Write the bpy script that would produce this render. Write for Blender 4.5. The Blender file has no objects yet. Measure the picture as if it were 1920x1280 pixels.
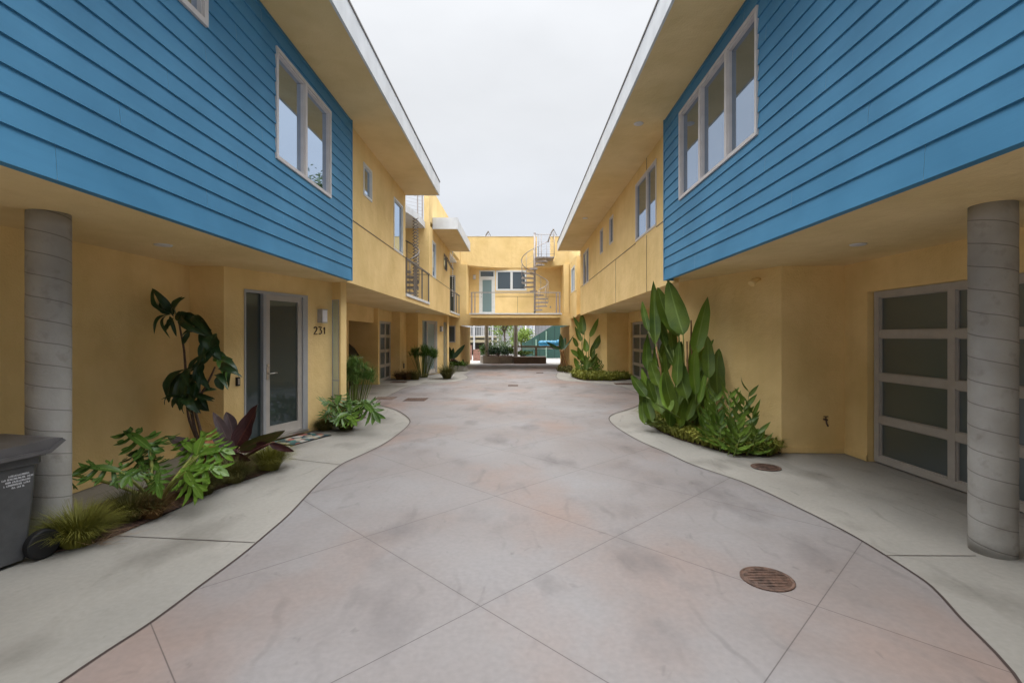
import bpy, math, random
from mathutils import Vector, Matrix
from mathutils.geometry import tessellate_polygon
random.seed(7)
C = bpy.context.scene.collection
sc = bpy.context.scene
R = math.radians
F = 911.0; EYE = 1.55; VX = 971.0; VY = 632.0      # focal length in photo pixels, eye height, vanishing point
# ---------------------------------------------------------------- camera
cd = bpy.data.cameras.new('camera'); cam = bpy.data.objects.new('camera', cd); C.objects.link(cam)
cam.location = (0, 0, EYE); cam.rotation_euler = (R(90), 0, 0)
cd.sensor_width = 36; cd.lens = 36*F/1920; cd.clip_start = .05; cd.clip_end = 2000
cd.shift_x = (960-VX)/1920; cd.shift_y = (VY-640)/1920
sc.camera = cam
# ---------------------------------------------------------------- world: overcast
SUN_EL = 62; SUN_AZ = 200
wd = bpy.data.worlds.new('World'); sc.world = wd; wd.use_nodes = True
nt = wd.node_tree; nt.nodes.clear()
out = nt.nodes.new('ShaderNodeOutputWorld'); bg = nt.nodes.new('ShaderNodeBackground')
sky = nt.nodes.new('ShaderNodeTexSky'); sky.sky_type = 'NISHITA'; sky.sun_disc = False
sky.sun_elevation = R(SUN_EL); sky.sun_rotation = R(SUN_AZ)
tc = nt.nodes.new('ShaderNodeTexCoord'); sep = nt.nodes.new('ShaderNodeSeparateXYZ')
nt.links.new(tc.outputs['Generated'], sep.inputs[0])
ramp = nt.nodes.new('ShaderNodeValToRGB')          # overcast vault: brighter towards the zenith
ramp.color_ramp.elements[0].position = 0.0; ramp.color_ramp.elements[0].color = (.118, .127, .141, 1)
ramp.color_ramp.elements[1].position = 1.0; ramp.color_ramp.elements[1].color = (1.45, 1.45, 1.45, 1)
for _p, _c in ((.06, (.133, .141, .155)), (.40, (.150, .154, .160)), (.58, (.166, .170, .176)), (.78, (.86, .865, .87))):
    e_ = ramp.color_ramp.elements.new(_p); e_.color = _c+(1,)
nt.links.new(sep.outputs['Z'], ramp.inputs[0])
nz = nt.nodes.new('ShaderNodeTexNoise'); nz.inputs['Scale'].default_value = 2.2; nz.inputs['Detail'].default_value = 5
mpp = nt.nodes.new('ShaderNodeMapping'); mpp.inputs['Scale'].default_value = (1, 1, 2.2)
nt.links.new(tc.outputs['Generated'], mpp.inputs[0]); nt.links.new(mpp.outputs[0], nz.inputs[0])
mr = nt.nodes.new('ShaderNodeMapRange'); mr.inputs['From Min'].default_value = .25; mr.inputs['From Max'].default_value = .75
mr.inputs['To Min'].default_value = .91; mr.inputs['To Max'].default_value = 1.08
nt.links.new(nz.outputs['Fac'], mr.inputs[0])
vm = nt.nodes.new('ShaderNodeVectorMath'); vm.operation = 'SCALE'
nt.links.new(ramp.outputs[0], vm.inputs[0]); nt.links.new(mr.outputs[0], vm.inputs['Scale'])
vs = nt.nodes.new('ShaderNodeVectorMath'); vs.operation = 'SCALE'; vs.inputs['Scale'].default_value = 46.5
nt.links.new(vm.outputs[0], vs.inputs[0])
mx = nt.nodes.new('ShaderNodeMixRGB'); mx.inputs[0].default_value = .97
nt.links.new(sky.outputs[0], mx.inputs[1]); nt.links.new(vs.outputs[0], mx.inputs[2])
nt.links.new(mx.outputs[0], bg.inputs[0]); bg.inputs[1].default_value = .1
nt.links.new(bg.outputs[0], out.inputs[0])
sl = bpy.data.lights.new('sun', 'SUN'); sl.energy = .6; sl.angle = R(25); sl.color = (1, .97, .93)
so = bpy.data.objects.new('sun', sl); C.objects.link(so)
so.rotation_euler = (R(90-SUN_EL), 0, R(180-SUN_AZ))
sc.view_settings.view_transform = 'Standard'; sc.view_settings.look = 'None'
sc.view_settings.gamma = 1; sc.view_settings.exposure = 0.25; sc.view_settings.use_curve_mapping = False
try:
    sc.cycles.max_bounces = 10; sc.cycles.diffuse_bounces = 6
except Exception: pass

# ---------------------------------------------------------------- helpers
def W(px, py, Y):                                  # a place seen at photo pixel (px,py) standing Y metres away
    return Vector(((px-VX)*Y/F, Y, EYE-(py-VY)*Y/F))
def G(px, py):                                     # a place on the ground
    Y = F*EYE/(py-VY); return Vector(((px-VX)*Y/F, Y, 0))
def V(*a): return Vector(a)
class MB:
    def __init__(s): s.v = []; s.f = []; s.uv = []; s.sm = []
    def vert(s, p): s.v.append(tuple(p)); return len(s.v)-1
    def face(s, idx, uv=None, smooth=False):
        s.f.append(tuple(idx)); s.uv.append(uv); s.sm.append(smooth)
    def poly(s, pts, uv=None, smooth=False):
        s.face([s.vert(p) for p in pts], uv, smooth)
    def box(s, x0, x1, y0, y1, z0, z1):
        s.lbox(V(0,0,0), V(1,0,0), V(0,1,0), x0, x1, z0, z1, y0, y1)
    def lbox(s, O, U, N, u0, u1, z0, z1, n0, n1):
        """box in a wall's frame: U along, N outward, Z up"""
        Z = V(0,0,1); P = []
        for n in (n0, n1):
            for z in (z0, z1):
                for u in (u0, u1): P.append(s.vert(O+U*u+N*n+Z*z))
        for q in ((0,1,3,2),(4,6,7,5),(0,4,5,1),(2,3,7,6),(0,2,6,4),(1,5,7,3)): s.face([P[i] for i in q])
    def tube(s, pts, rad, n=8, cap=True, smooth=True):
        pts = [Vector(p) for p in pts]
        if not hasattr(rad, '__len__'): rad = [rad]*len(pts)
        rings = []; ref = None
        for i, p in enumerate(pts):
            a = pts[max(0,i-1)]; b = pts[min(len(pts)-1,i+1)]; d = (b-a)
            if d.length < 1e-9: d = V(0,0,1)
            d.normalize()
            if ref is None: ref = V(1,0,0) if abs(d.x) < .9 else V(0,1,0)
            x = ref - d*ref.dot(d)
            if x.length < 1e-6: x = d.orthogonal()
            x.normalize(); y = d.cross(x); ref = x
            rings.append([s.vert(p+(x*math.cos(2*math.pi*k/n)+y*math.sin(2*math.pi*k/n))*rad[i]) for k in range(n)])
        for i in range(len(rings)-1):
            for k in range(n):
                s.face((rings[i][k], rings[i][(k+1)%n], rings[i+1][(k+1)%n], rings[i+1][k]), None, smooth)
        if cap:
            s.face(rings[0][::-1]); s.face(rings[-1])
    def lathe(s, c, prof, n=24, smooth=True):
        rings = []
        for r, z in prof:
            rings.append([s.vert((c[0]+r*math.cos(2*math.pi*k/n), c[1]+r*math.sin(2*math.pi*k/n), c[2]+z)) for k in range(n)])
        for i in range(len(rings)-1):
            for k in range(n):
                s.face((rings[i][k], rings[i][(k+1)%n], rings[i+1][(k+1)%n], rings[i+1][k]), None, smooth)
        s.face(rings[0][::-1]); s.face(rings[-1])
    def prism(s, pts, z0, z1):
        n = len(pts); a = [s.vert((p[0],p[1],z0)) for p in pts]; b = [s.vert((p[0],p[1],z1)) for p in pts]
        for i in range(n): s.face((a[i], a[(i+1)%n], b[(i+1)%n], b[i]))
        tri = tessellate_polygon([[Vector((p[0],p[1],0)) for p in pts]])
        for t in tri:
            s.face([b[i] for i in t]); s.face([a[i] for i in t][::-1])
    def blade(s, p0, p1, w, nrm=None, bow=.1, fold=.25, segs=9, shape='banana', wave=0, twist=0, tipw=0):
        """a leaf blade from p0 to p1 with a folded, bowed cross-section"""
        p0 = Vector(p0); p1 = Vector(p1); d = p1-p0; L = d.length
        if L < 1e-6: return
        d.normalize()
        n = Vector(nrm) if nrm is not None else V(0,-1,0)
        n = n - d*n.dot(d)
        if n.length < 1e-4: n = d.orthogonal()
        n.normalize(); rows = []
        ph = random.random()*6
        for i in range(segs+1):
            t = i/segs
            if shape == 'banana': k = min(1, (t/.2))**.6*(1-max(0,(t-.4)/.6)**2.0)**.8 if t < 1 else 0
            elif shape == 'lance': k = math.sin(math.pi*min(1,t**.75))**.9
            elif shape == 'lobe': k = (.62+.38*math.sin(math.pi*t))*(1-max(0,(t-.6)/.4)**2)
            else: k = math.sin(math.pi*t**.6)**.7
            k = max(k, .015)
            c = p0+d*(L*t)+n*(math.sin(math.pi*t)*bow*L)
            q = n if not twist else (Matrix.Rotation(twist*t, 3, d) @ n)
            sd = d.cross(q); row = []
            for j, (a, f) in enumerate(((-1,1),(-.5,.42),(0,0),(.5,.42),(1,1))):
                wv = wave*w*math.sin(t*17+ph+a*2)*abs(a)
                row.append(s.vert(c+sd*(a*w*.5*k)+q*(f*fold*w*.5*k+wv)))
            rows.append(row)
        for i in range(segs):
            for j in range(4):
                u0, u1 = j/4, (j+1)/4; v0, v1 = i/segs, (i+1)/segs
                s.face((rows[i][j], rows[i][j+1], rows[i+1][j+1], rows[i+1][j]), [(u0,v0),(u1,v0),(u1,v1),(u0,v1)], True)
    def build(s, name, mat, parent=None):
        me = bpy.data.meshes.new(name); me.from_pydata(s.v, [], s.f); me.update()
        if any(u is not None for u in s.uv):
            ul = me.uv_layers.new(name='UVMap'); k = 0
            for pi, p in enumerate(me.polygons):
                u = s.uv[pi]
                for j in range(p.loop_total):
                    ul.data[k].uv = u[j] if u else (.5,.5); k += 1
        me.polygons.foreach_set('use_smooth', s.sm)
        me.materials.append(mat)
        o = bpy.data.objects.new(name, me); C.objects.link(o)
        if parent is not None:
            o.parent = parent
            o.matrix_parent_inverse = Matrix.Identity(4)
            if parent.type == 'EMPTY' or True:
                w = parent.location if parent.parent is None else V(0,0,0)
                off = Vector(w)
                if off.length > 0: me.transform(Matrix.Translation(-off)) if parent.rotation_euler.z == 0 else None
        return o
def thing(name, label, cat, loc=(0,0,0), group=None):
    o = bpy.data.objects.new(name, None); C.objects.link(o); o.location = loc; o.empty_display_size = .1
    return tag(o, label, cat, group)
def tag(o, label, cat, group=None):
    o['label'] = label; o['category'] = cat
    if group: o['group'] = group
    return o
def struct(o): o['kind'] = 'structure'; return o
def one(mb, name, mat, label, cat, loc, group=None):
    """a thing that is one mesh, its origin at loc"""
    o = mb.build(name, mat); o.data.transform(Matrix.Translation(-Vector(loc))); o.location = loc
    return tag(o, label, cat, group)
def dup(root, loc, label):
    r = root.copy(); C.objects.link(r); r.location = loc; r['label'] = label
    for ch in list(root.children):
        c = ch.copy(); C.objects.link(c); c.parent = r
        for g in list(ch.children):
            d = g.copy(); C.objects.link(d); d.parent = c
    return r

# ---------------------------------------------------------------- materials
def N(nt, t, **kw):
    n = nt.nodes.new(t)
    for k, v in kw.items():
        if k in n.inputs: n.inputs[k].default_value = v
        else: setattr(n, k, v)
    return n
def base_mat(name):
    m = bpy.data.materials.new(name); m.use_nodes = True; nt = m.node_tree
    return m, nt, nt.nodes['Principled BSDF']
def noise_col(nt, c1, c2, scale, detail=4, coord='Object', vec=None, stretch=None, lo=.35, hi=.65):
    tcn = N(nt, 'ShaderNodeTexCoord'); src = tcn.outputs[coord]
    if stretch:
        mp = N(nt, 'ShaderNodeMapping'); mp.inputs['Scale'].default_value = stretch
        nt.links.new(src, mp.inputs[0]); src = mp.outputs[0]
    nn = N(nt, 'ShaderNodeTexNoise', Scale=scale, Detail=detail); nt.links.new(src, nn.inputs[0])
    m = N(nt, 'ShaderNodeMapRange'); m.inputs['From Min'].default_value = lo; m.inputs['From Max'].default_value = hi
    nt.links.new(nn.outputs['Fac'], m.inputs[0])
    mixn = N(nt, 'ShaderNodeMixRGB'); nt.links.new(m.outputs[0], mixn.inputs[0])
    for i, c in ((1, c1), (2, c2)):
        if isinstance(c, tuple): mixn.inputs[i].default_value = c[:3]+(1,)
        else: nt.links.new(c, mixn.inputs[i])
    return mixn.outputs[0], nn
def bump(nt, b, hsrc, strength, dist=.01):
    bn = N(nt, 'ShaderNodeBump', Strength=strength, Distance=dist)
    nt.links.new(hsrc, bn.inputs['Height']); nt.links.new(bn.outputs[0], b.inputs['Normal'])
def paint(name, c, rough=.5, var=.06, scale=8, metal=0, spec=.5, bmp=0, bscale=60):
    m, nt, b = base_mat(name)
    c1 = tuple(x*(1-var) for x in c); c2 = tuple(min(1,x*(1+var)) for x in c)
    o, _ = noise_col(nt, c1, c2, scale); nt.links.new(o, b.inputs['Base Color'])
    b.inputs['Roughness'].default_value = rough; b.inputs['Metallic'].default_value = metal
    b.inputs['Specular IOR Level'].default_value = spec
    if bmp:
        n2 = N(nt, 'ShaderNodeTexNoise', Scale=bscale, Detail=4)
        t2 = N(nt, 'ShaderNodeTexCoord'); nt.links.new(t2.outputs['Object'], n2.inputs[0])
        bump(nt, b, n2.outputs['Fac'], bmp)
    return m
def stucco(name, c, streak=True):
    m, nt, b = base_mat(name)
    g = N(nt, 'ShaderNodeNewGeometry')
    c1 = (c[0]*.93, c[1]*.92, c[2]*.88); c2 = (min(1,c[0]*1.05), c[1]*1.06, c[2]*1.1)
    o, _ = noise_col(nt, c1, c2, 1.1, 6)
    # water streaks and rubbed dirt with a shape of their own
    st, _ = noise_col(nt, (.86,.83,.78), (1,1,1), 1.0, 5, stretch=(5,5,.55), lo=.32, hi=.5)
    mu = N(nt, 'ShaderNodeMixRGB', blend_type='MULTIPLY'); mu.inputs[0].default_value = .22 if streak else .1
    nt.links.new(o, mu.inputs[1]); nt.links.new(st, mu.inputs[2])
    bl, _ = noise_col(nt, (.9,.88,.84), (1,1,1), 3.2, 8, lo=.38, hi=.52)
    mu2 = N(nt, 'ShaderNodeMixRGB', blend_type='MULTIPLY'); mu2.inputs[0].default_value = .3
    nt.links.new(mu.outputs[0], mu2.inputs[1]); nt.links.new(bl, mu2.inputs[2])
    nt.links.new(mu2.outputs[0], b.inputs['Base Color'])
    b.inputs['Roughness'].default_value = .88; b.inputs['Specular IOR Level'].default_value = .25
    t2 = N(nt, 'ShaderNodeTexCoord')
    n1 = N(nt, 'ShaderNodeTexNoise', Scale=55, Detail=6); nt.links.new(t2.outputs['Object'], n1.inputs[0])
    n3 = N(nt, 'ShaderNodeTexNoise', Scale=6, Detail=3); nt.links.new(t2.outputs['Object'], n3.inputs[0])
    ad = N(nt, 'ShaderNodeMath', operation='MULTIPLY_ADD'); ad.inputs[1].default_value = 2.5
    nt.links.new(n3.outputs['Fac'], ad.inputs[0]); nt.links.new(n1.outputs['Fac'], ad.inputs[2])
    bump(nt, b, ad.outputs[0], .6, .010)
    return m
YEL = (.755, .555, .255)
M_y = stucco('yellow_stucco', YEL)
M_soff = stucco('soffit_stucco', (.74, .57, .30), False)
M_joint = paint('joint_metal', (.13, .09, .06), .6)
M_fascia = paint('fascia_paint', (.62, .64, .66), .5, .08, 3)
M_frame = paint('window_frame_metal', (.56, .53, .52), .42, .05, spec=.5)
M_gframe = paint('garage_frame_metal', (.40, .37, .34), .45, .05)
M_doorf = paint('door_frame_metal', (.33, .34, .36), .42, .05)
M_white = paint('white_frame', (.62, .64, .64), .45, .05)
M_rail = paint('rail_metal', (.16, .145, .135), .5, .1, metal=.3)
M_stair = paint('stair_metal', (.34, .31, .30), .5, .12, metal=.3)
M_steel = paint('brushed_steel', (.6, .58, .55), .3, .05, metal=.9)
M_black = paint('black_plastic', (.012, .012, .013), .6, spec=.3)
M_num = paint('number_metal', (.045, .028, .02), .5)
M_bin = paint('bin_plastic', (.062, .064, .068), .45, .12, 14, bmp=.1, bscale=180)
M_lid = paint('bin_lid_plastic', (.085, .082, .085), .42, .12, 9, bmp=.1, bscale=180)
M_ink = paint('label_ink', (.75, .76, .8), .6)
M_terra = paint('terracotta', (.42, .17, .08), .8, .15, 12, bmp=.2)
M_lampm = paint('lamp_metal', (.36, .35, .35), .45)
M_lampg = paint('lamp_glass', (.62, .62, .66), .35)
M_dark = paint('dark_interior', (.035, .026, .02), .8)
def siding():
    m, nt, b = base_mat('blue_siding')
    o, _ = noise_col(nt, (.045,.195,.35), (.062,.24,.42), 1.3, 5)
    st, _ = noise_col(nt, (.88,.9,.92), (1.0,1.0,1.0), 3, 6, stretch=(1,.35,7), lo=.35, hi=.6)
    mu = N(nt, 'ShaderNodeMixRGB', blend_type='MULTIPLY'); mu.inputs[0].default_value = .4
    nt.links.new(o, mu.inputs[1]); nt.links.new(st, mu.inputs[2]); nt.links.new(mu.outputs[0], b.inputs['Base Color'])
    b.inputs['Roughness'].default_value = .62; b.inputs['Specular IOR Level'].default_value = .35
    t2 = N(nt, 'ShaderNodeTexCoord'); mp = N(nt, 'ShaderNodeMapping'); mp.inputs['Scale'].default_value = (1, .25, 3)
    nt.links.new(t2.outputs['Object'], mp.inputs[0])
    n1 = N(nt, 'ShaderNodeTexNoise', Scale=40, Detail=5); nt.links.new(mp.outputs[0], n1.inputs[0])
    bump(nt, b, n1.outputs['Fac'], .12, .004)
    return m
M_blue = siding()
def glass(name, base, fac, rough=.02, tint=(.66,.80,1), add=.3):
    m, nt, b = base_mat(name)
    b.inputs['Base Color'].default_value = base+(1,); b.inputs['Roughness'].default_value = .6
    gl = N(nt, 'ShaderNodeBsdfGlossy', Roughness=rough); gl.inputs['Color'].default_value = tint+(1,)
    lw = N(nt, 'ShaderNodeLayerWeight', Blend=.35)
    mr = N(nt, 'ShaderNodeMapRange'); mr.inputs['To Min'].default_value = fac; mr.inputs['To Max'].default_value = min(1, fac+add)
    nt.links.new(lw.outputs['Fresnel'], mr.inputs[0])
    n1 = N(nt, 'ShaderNodeTexNoise', Scale=1.6, Detail=2); t2 = N(nt, 'ShaderNodeTexCoord')
    nt.links.new(t2.outputs['Object'], n1.inputs[0])
    bn = N(nt, 'ShaderNodeBump', Strength=.03, Distance=.02); nt.links.new(n1.outputs['Fac'], bn.inputs['Height'])
    nt.links.new(bn.outputs[0], gl.inputs['Normal'])
    mixs = N(nt, 'ShaderNodeMixShader'); nt.links.new(mr.outputs[0], mixs.inputs[0])
    nt.links.new(b.outputs[0], mixs.inputs[1]); nt.links.new(gl.outputs[0], mixs.inputs[2])
    nt.links.new(mixs.outputs[0], nt.nodes['Material Output'].inputs[0])
    return m
M_glass = glass('window_glass', (.010,.012,.010), .46)
M_mirror = glass('mirror_glass', (.16,.19,.24), .45, .04, (.7,.85,1))
M_dglass = glass('door_glass', (.020,.032,.029), .03, .06, add=.04)
M_fglass = glass('frosted_garage_glass', (.050,.060,.052), .03, .3, add=.12)
M_far_glass = glass('screened_glass', (.03,.045,.05), .06, .2)
M_teal_glass = glass('frosted_teal_glass', (.12,.19,.19), .08, .3)
def leafm(name, c1, c2, rib=(.18,.26,.06), rough=.42, veins=True, trans=.12):
    m, nt, b = base_mat(name)
    o, _ = noise_col(nt, c1, c2, 3.0, 3, lo=.3, hi=.7)
    uv = N(nt, 'ShaderNodeUVMap'); sp = N(nt, 'ShaderNodeSeparateXYZ'); nt.links.new(uv.outputs[0], sp.inputs[0])
    a = N(nt, 'ShaderNodeMath', operation='SUBTRACT'); a.inputs[1].default_value = .5; nt.links.new(sp.outputs['X'], a.inputs[0])
    ab = N(nt, 'ShaderNodeMath', operation='ABSOLUTE'); nt.links.new(a.outputs[0], ab.inputs[0])
    mrr = N(nt, 'ShaderNodeMapRange'); mrr.inputs['From Min'].default_value = .02; mrr.inputs['From Max'].default_value = .05
    mrr.inputs['To Min'].default_value = .75; mrr.inputs['To Max'].default_value = 0; nt.links.new(ab.outputs[0], mrr.inputs[0])
    mi = N(nt, 'ShaderNodeMixRGB'); mi.inputs[2].default_value = rib+(1,)
    nt.links.new(mrr.outputs[0], mi.inputs[0]); nt.links.new(o, mi.inputs[1]); nt.links.new(mi.outputs[0], b.inputs['Base Color'])
    b.inputs['Roughness'].default_value = rough; b.inputs['Specular IOR Level'].default_value = .4
    if veins:
        # lateral veins: v + |u-.5| slant
        ma = N(nt, 'ShaderNodeMath', operation='MULTIPLY_ADD'); ma.inputs[1].default_value = -.35
        nt.links.new(ab.outputs[0], ma.inputs[0]); nt.links.new(sp.outputs['Y'], ma.inputs[2])
        mu = N(nt, 'ShaderNodeMath', operation='MULTIPLY'); mu.inputs[1].default_value = 190; nt.links.new(ma.outputs[0], mu.inputs[0])
        sn = N(nt, 'ShaderNodeMath', operation='SINE'); nt.links.new(mu.outputs[0], sn.inputs[0])
        bump(nt, b, sn.outputs[0], .4, .006)
        mv = N(nt, 'ShaderNodeMapRange'); mv.inputs['From Min'].default_value = -1; mv.inputs['From Max'].default_value = 1
        mv.inputs['To Min'].default_value = .74; mv.inputs['To Max'].default_value = 1.12; nt.links.new(sn.outputs[0], mv.inputs[0])
        mvm = N(nt, 'ShaderNodeMixRGB', blend_type='MULTIPLY'); mvm.inputs[0].default_value = 1
        nt.links.new(mi.outputs[0], mvm.inputs[1]); nt.links.new(mv.outputs[0], mvm.inputs[2]); nt.links.new(mvm.outputs[0], b.inputs['Base Color'])
    tr = N(nt, 'ShaderNodeBsdfTranslucent'); nt.links.new(mi.outputs[0], tr.inputs[0])
    ms = N(nt, 'ShaderNodeMixShader'); ms.inputs[0].default_value = trans
    nt.links.new(b.outputs[0], ms.inputs[1]); nt.links.new(tr.outputs[0], ms.inputs[2])
    nt.links.new(ms.outputs[0], nt.nodes['Material Output'].inputs[0])
    return m
L_bop = leafm('paradise_leaf', (.04,.085,.008), (.115,.18,.014), (.17,.26,.05), .5)
L_bright = leafm('bright_leaf', (.10,.19,.015), (.17,.28,.03), (.25,.33,.08))
L_ging = leafm('ginger_leaf', (.045,.10,.015), (.16,.24,.035), (.14,.2,.05), veins=False)
L_phil = leafm('split_leaf', (.028,.08,.014), (.085,.165,.022), (.2,.3,.08), .38, False)
L_philb = leafm('split_leaf_bright', (.065,.145,.016), (.13,.235,.03), (.26,.36,.09), .38, False)
L_red = leafm('red_banana_leaf', (.035,.012,.016), (.085,.028,.03), (.14,.05,.04), .35)
L_redg = leafm('purple_leaf', (.07,.045,.05), (.12,.075,.075), (.16,.1,.1), .4)
L_dark = leafm('dark_glossy_leaf', (.012,.035,.014), (.028,.07,.022), (.04,.09,.03), .35, False, .05)
L_papy = leafm('papyrus_thread', (.05,.11,.015), (.10,.19,.025), (.1,.17,.03), .6, False)
L_grass = leafm('tuft_blade', (.12,.125,.018), (.21,.20,.03), (.12,.12,.03), .7, False)
L_grassd = leafm('dark_tuft_blade', (.065,.07,.014), (.12,.105,.024), (.08,.08,.02), .7, False)
L_grassb = leafm('brown_tuft_blade', (.11,.065,.02), (.19,.10,.035), (.15,.09,.03), .7, False)
L_ground = leafm('cover_blade', (.13,.17,.02), (.34,.33,.06), (.12,.14,.03), .65, False)
L_tree = leafm('tree_leaf', (.12,.2,.03), (.24,.33,.06), (.2,.3,.06), .6, False)
L_treed = leafm('dark_tree_leaf', (.03,.06,.015), (.06,.1,.02), (.05,.08,.02), .6, False)
M_stem = paint('green_stem', (.14,.19,.04), .55, .2)
M_stemy = paint('yellow_stem', (.22,.24,.05), .55, .2)
M_stemo = paint('orange_stem', (.24,.13,.05), .6, .3)
M_trunk = paint('brown_stem', (.10,.065,.05), .8, .25, 30, bmp=.4)
M_redstem = paint('red_stem', (.09,.03,.03), .5, .25)

def concrete(name, c1, c2, c3, pink=None, score=False, gloss=.75):
    m, nt, b = base_mat(name)
    o, _ = noise_col(nt, c1, c2, .55, 6, lo=.34, hi=.66)
    if pink:
        o, _ = noise_col(nt, o, pink, .42, 8, stretch=(1.2,.8,1), lo=.5, hi=.66)
    o2, _ = noise_col(nt, o, c3, 1.7, 9, stretch=(1,.55,1), lo=.54, hi=.76)     # darker blotches
    fn, _ = noise_col(nt, (.86,.86,.86), (1.06,1.06,1.06), 30, 8, lo=.3, hi=.7)
    mu = N(nt, 'ShaderNodeMixRGB', blend_type='MULTIPLY'); mu.inputs[0].default_value = .55
    nt.links.new(o2, mu.inputs[1]); nt.links.new(fn, mu.inputs[2]); last = mu.outputs[0]
    # rubber scuffs: thin warped arcs
    tcn = N(nt, 'ShaderNodeTexCoord')
    wv = N(nt, 'ShaderNodeTexWave', Scale=1.1, Distortion=11.0, Detail=3.0); wv.inputs['Detail Scale'].default_value = .7
    nt.links.new(tcn.outputs['Object'], wv.inputs[0])
    mk = N(nt, 'ShaderNodeMapRange'); mk.inputs['From Min'].default_value = .93; mk.inputs['From Max'].default_value = 1
    nt.links.new(wv.outputs['Fac'], mk.inputs[0])
    n5 = N(nt, 'ShaderNodeTexNoise', Scale=1.3, Detail=5); nt.links.new(tcn.outputs['Object'], n5.inputs[0])
    m5 = N(nt, 'ShaderNodeMapRange'); m5.inputs['From Min'].default_value = .5; m5.inputs['From Max'].default_value = .68; m5.inputs['To Max'].default_value = .3
    nt.links.new(n5.outputs['Fac'], m5.inputs[0])
    pr = N(nt, 'ShaderNodeMath', operation='MULTIPLY'); nt.links.new(mk.outputs[0], pr.inputs[0]); nt.links.new(m5.outputs[0], pr.inputs[1])
    mm = N(nt, 'ShaderNodeMixRGB'); mm.inputs[2].default_value = tuple(x*.55 for x in c3)+(1,)
    nt.links.new(pr.outputs[0], mm.inputs[0]); nt.links.new(last, mm.inputs[1]); last = mm.outputs[0]
    # small dark spots and scuffs
    n6 = N(nt, 'ShaderNodeTexNoise', Scale=5.5, Detail=3, Distortion=1.5)
    mp6 = N(nt, 'ShaderNodeMapping'); mp6.inputs['Scale'].default_value = (1, .6, 1)
    nt.links.new(tcn.outputs['Object'], mp6.inputs[0]); nt.links.new(mp6.outputs[0], n6.inputs[0])
    m6 = N(nt, 'ShaderNodeMapRange'); m6.inputs['From Min'].default_value = .66; m6.inputs['From Max'].default_value = .78; m6.inputs['To Max'].default_value = .38
    nt.links.new(n6.outputs['Fac'], m6.inputs[0])
    mm6 = N(nt, 'ShaderNodeMixRGB'); mm6.inputs[2].default_value = tuple(x*.45 for x in c3)+(1,)
    nt.links.new(m6.outputs[0], mm6.inputs[0]); nt.links.new(last, mm6.inputs[1]); last = mm6.outputs[0]
    if score:
        sp = N(nt, 'ShaderNodeSeparateXYZ'); nt.links.new(tcn.outputs['Object'], sp.inputs[0])
        outs = []
        for op, off in (('SUBTRACT', 1.07), ('ADD', .64)):
            a = N(nt, 'ShaderNodeMath', operation=op); nt.links.new(sp.outputs['Y'], a.inputs[0]); nt.links.new(sp.outputs['X'], a.inputs[1])
            s_ = N(nt, 'ShaderNodeMath', operation='SUBTRACT'); s_.inputs[1].default_value = off; nt.links.new(a.outputs[0], s_.inputs[0])
            p_ = N(nt, 'ShaderNodeMath', operation='PINGPONG'); p_.inputs[1].default_value = .967; nt.links.new(s_.outputs[0], p_.inputs[0])
            q = N(nt, 'ShaderNodeMapRange'); q.inputs['From Min'].default_value = .0025; q.inputs['From Max'].default_value = .006
            q.inputs['To Min'].default_value = .68; q.inputs['To Max'].default_value = 0; nt.links.new(p_.outputs[0], q.inputs[0])
            # dirt gathered along the groove in places
            q2 = N(nt, 'ShaderNodeMapRange'); q2.inputs['From Min'].default_value = 0; q2.inputs['From Max'].default_value = .05
            q2.inputs['To Min'].default_value = .32; q2.inputs['To Max'].default_value = 0; nt.links.new(p_.outputs[0], q2.inputs[0])
            q3 = N(nt, 'ShaderNodeMath', operation='MULTIPLY'); nt.links.new(q2.outputs[0], q3.inputs[0]); nt.links.new(m5.outputs[0], q3.inputs[1])
            outs.append(q.outputs[0]); outs.append(q3.outputs[0])
        mx_ = outs[0]
        for o_ in outs[1:]:
            mxx = N(nt, 'ShaderNodeMath', operation='MAXIMUM'); nt.links.new(mx_, mxx.inputs[0]); nt.links.new(o_, mxx.inputs[1]); mx_ = mxx.outputs[0]
        ml = N(nt, 'ShaderNodeMixRGB'); ml.inputs[2].default_value = (.045,.035,.035,1)
        nt.links.new(mx_, ml.inputs[0]); nt.links.new(last, ml.inputs[1]); last = ml.outputs[0]
    nt.links.new(last, b.inputs['Base Color'])
    rg, _ = noise_col(nt, (gloss-.2,)*3, (gloss+.05,)*3, 2.2, 5); nt.links.new(rg, b.inputs['Roughness'])
    b.inputs['Specular IOR Level'].default_value = .35
    n7 = N(nt, 'ShaderNodeTexNoise', Scale=90, Detail=4); nt.links.new(tcn.outputs['Object'], n7.inputs[0])
    bump(nt, b, n7.outputs['Fac'], .12, .004)
    return m
M_drive = concrete('pink_concrete', (.198,.174,.167), (.240,.232,.236), (.135,.122,.122), pink=(.235,.175,.152), score=True)
M_walk = concrete('grey_concrete', (.24,.232,.213), (.32,.307,.28), (.155,.147,.132))
M_ground = concrete('far_concrete', (.38,.37,.35), (.45,.44,.42), (.3,.29,.28))
M_tar = paint('joint_filler', (.045,.03,.027), .8)
M_mulch = paint('bark_mulch', (.06,.032,.022), .95, .5, 40, bmp=1, bscale=50)
M_iron = paint('rusty_iron', (.085,.048,.034), .75, .45, 22, bmp=.5, bscale=70)
M_irong = paint('rust_plate', (.17,.12,.095), .8, .3, 12, bmp=.4)
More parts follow.
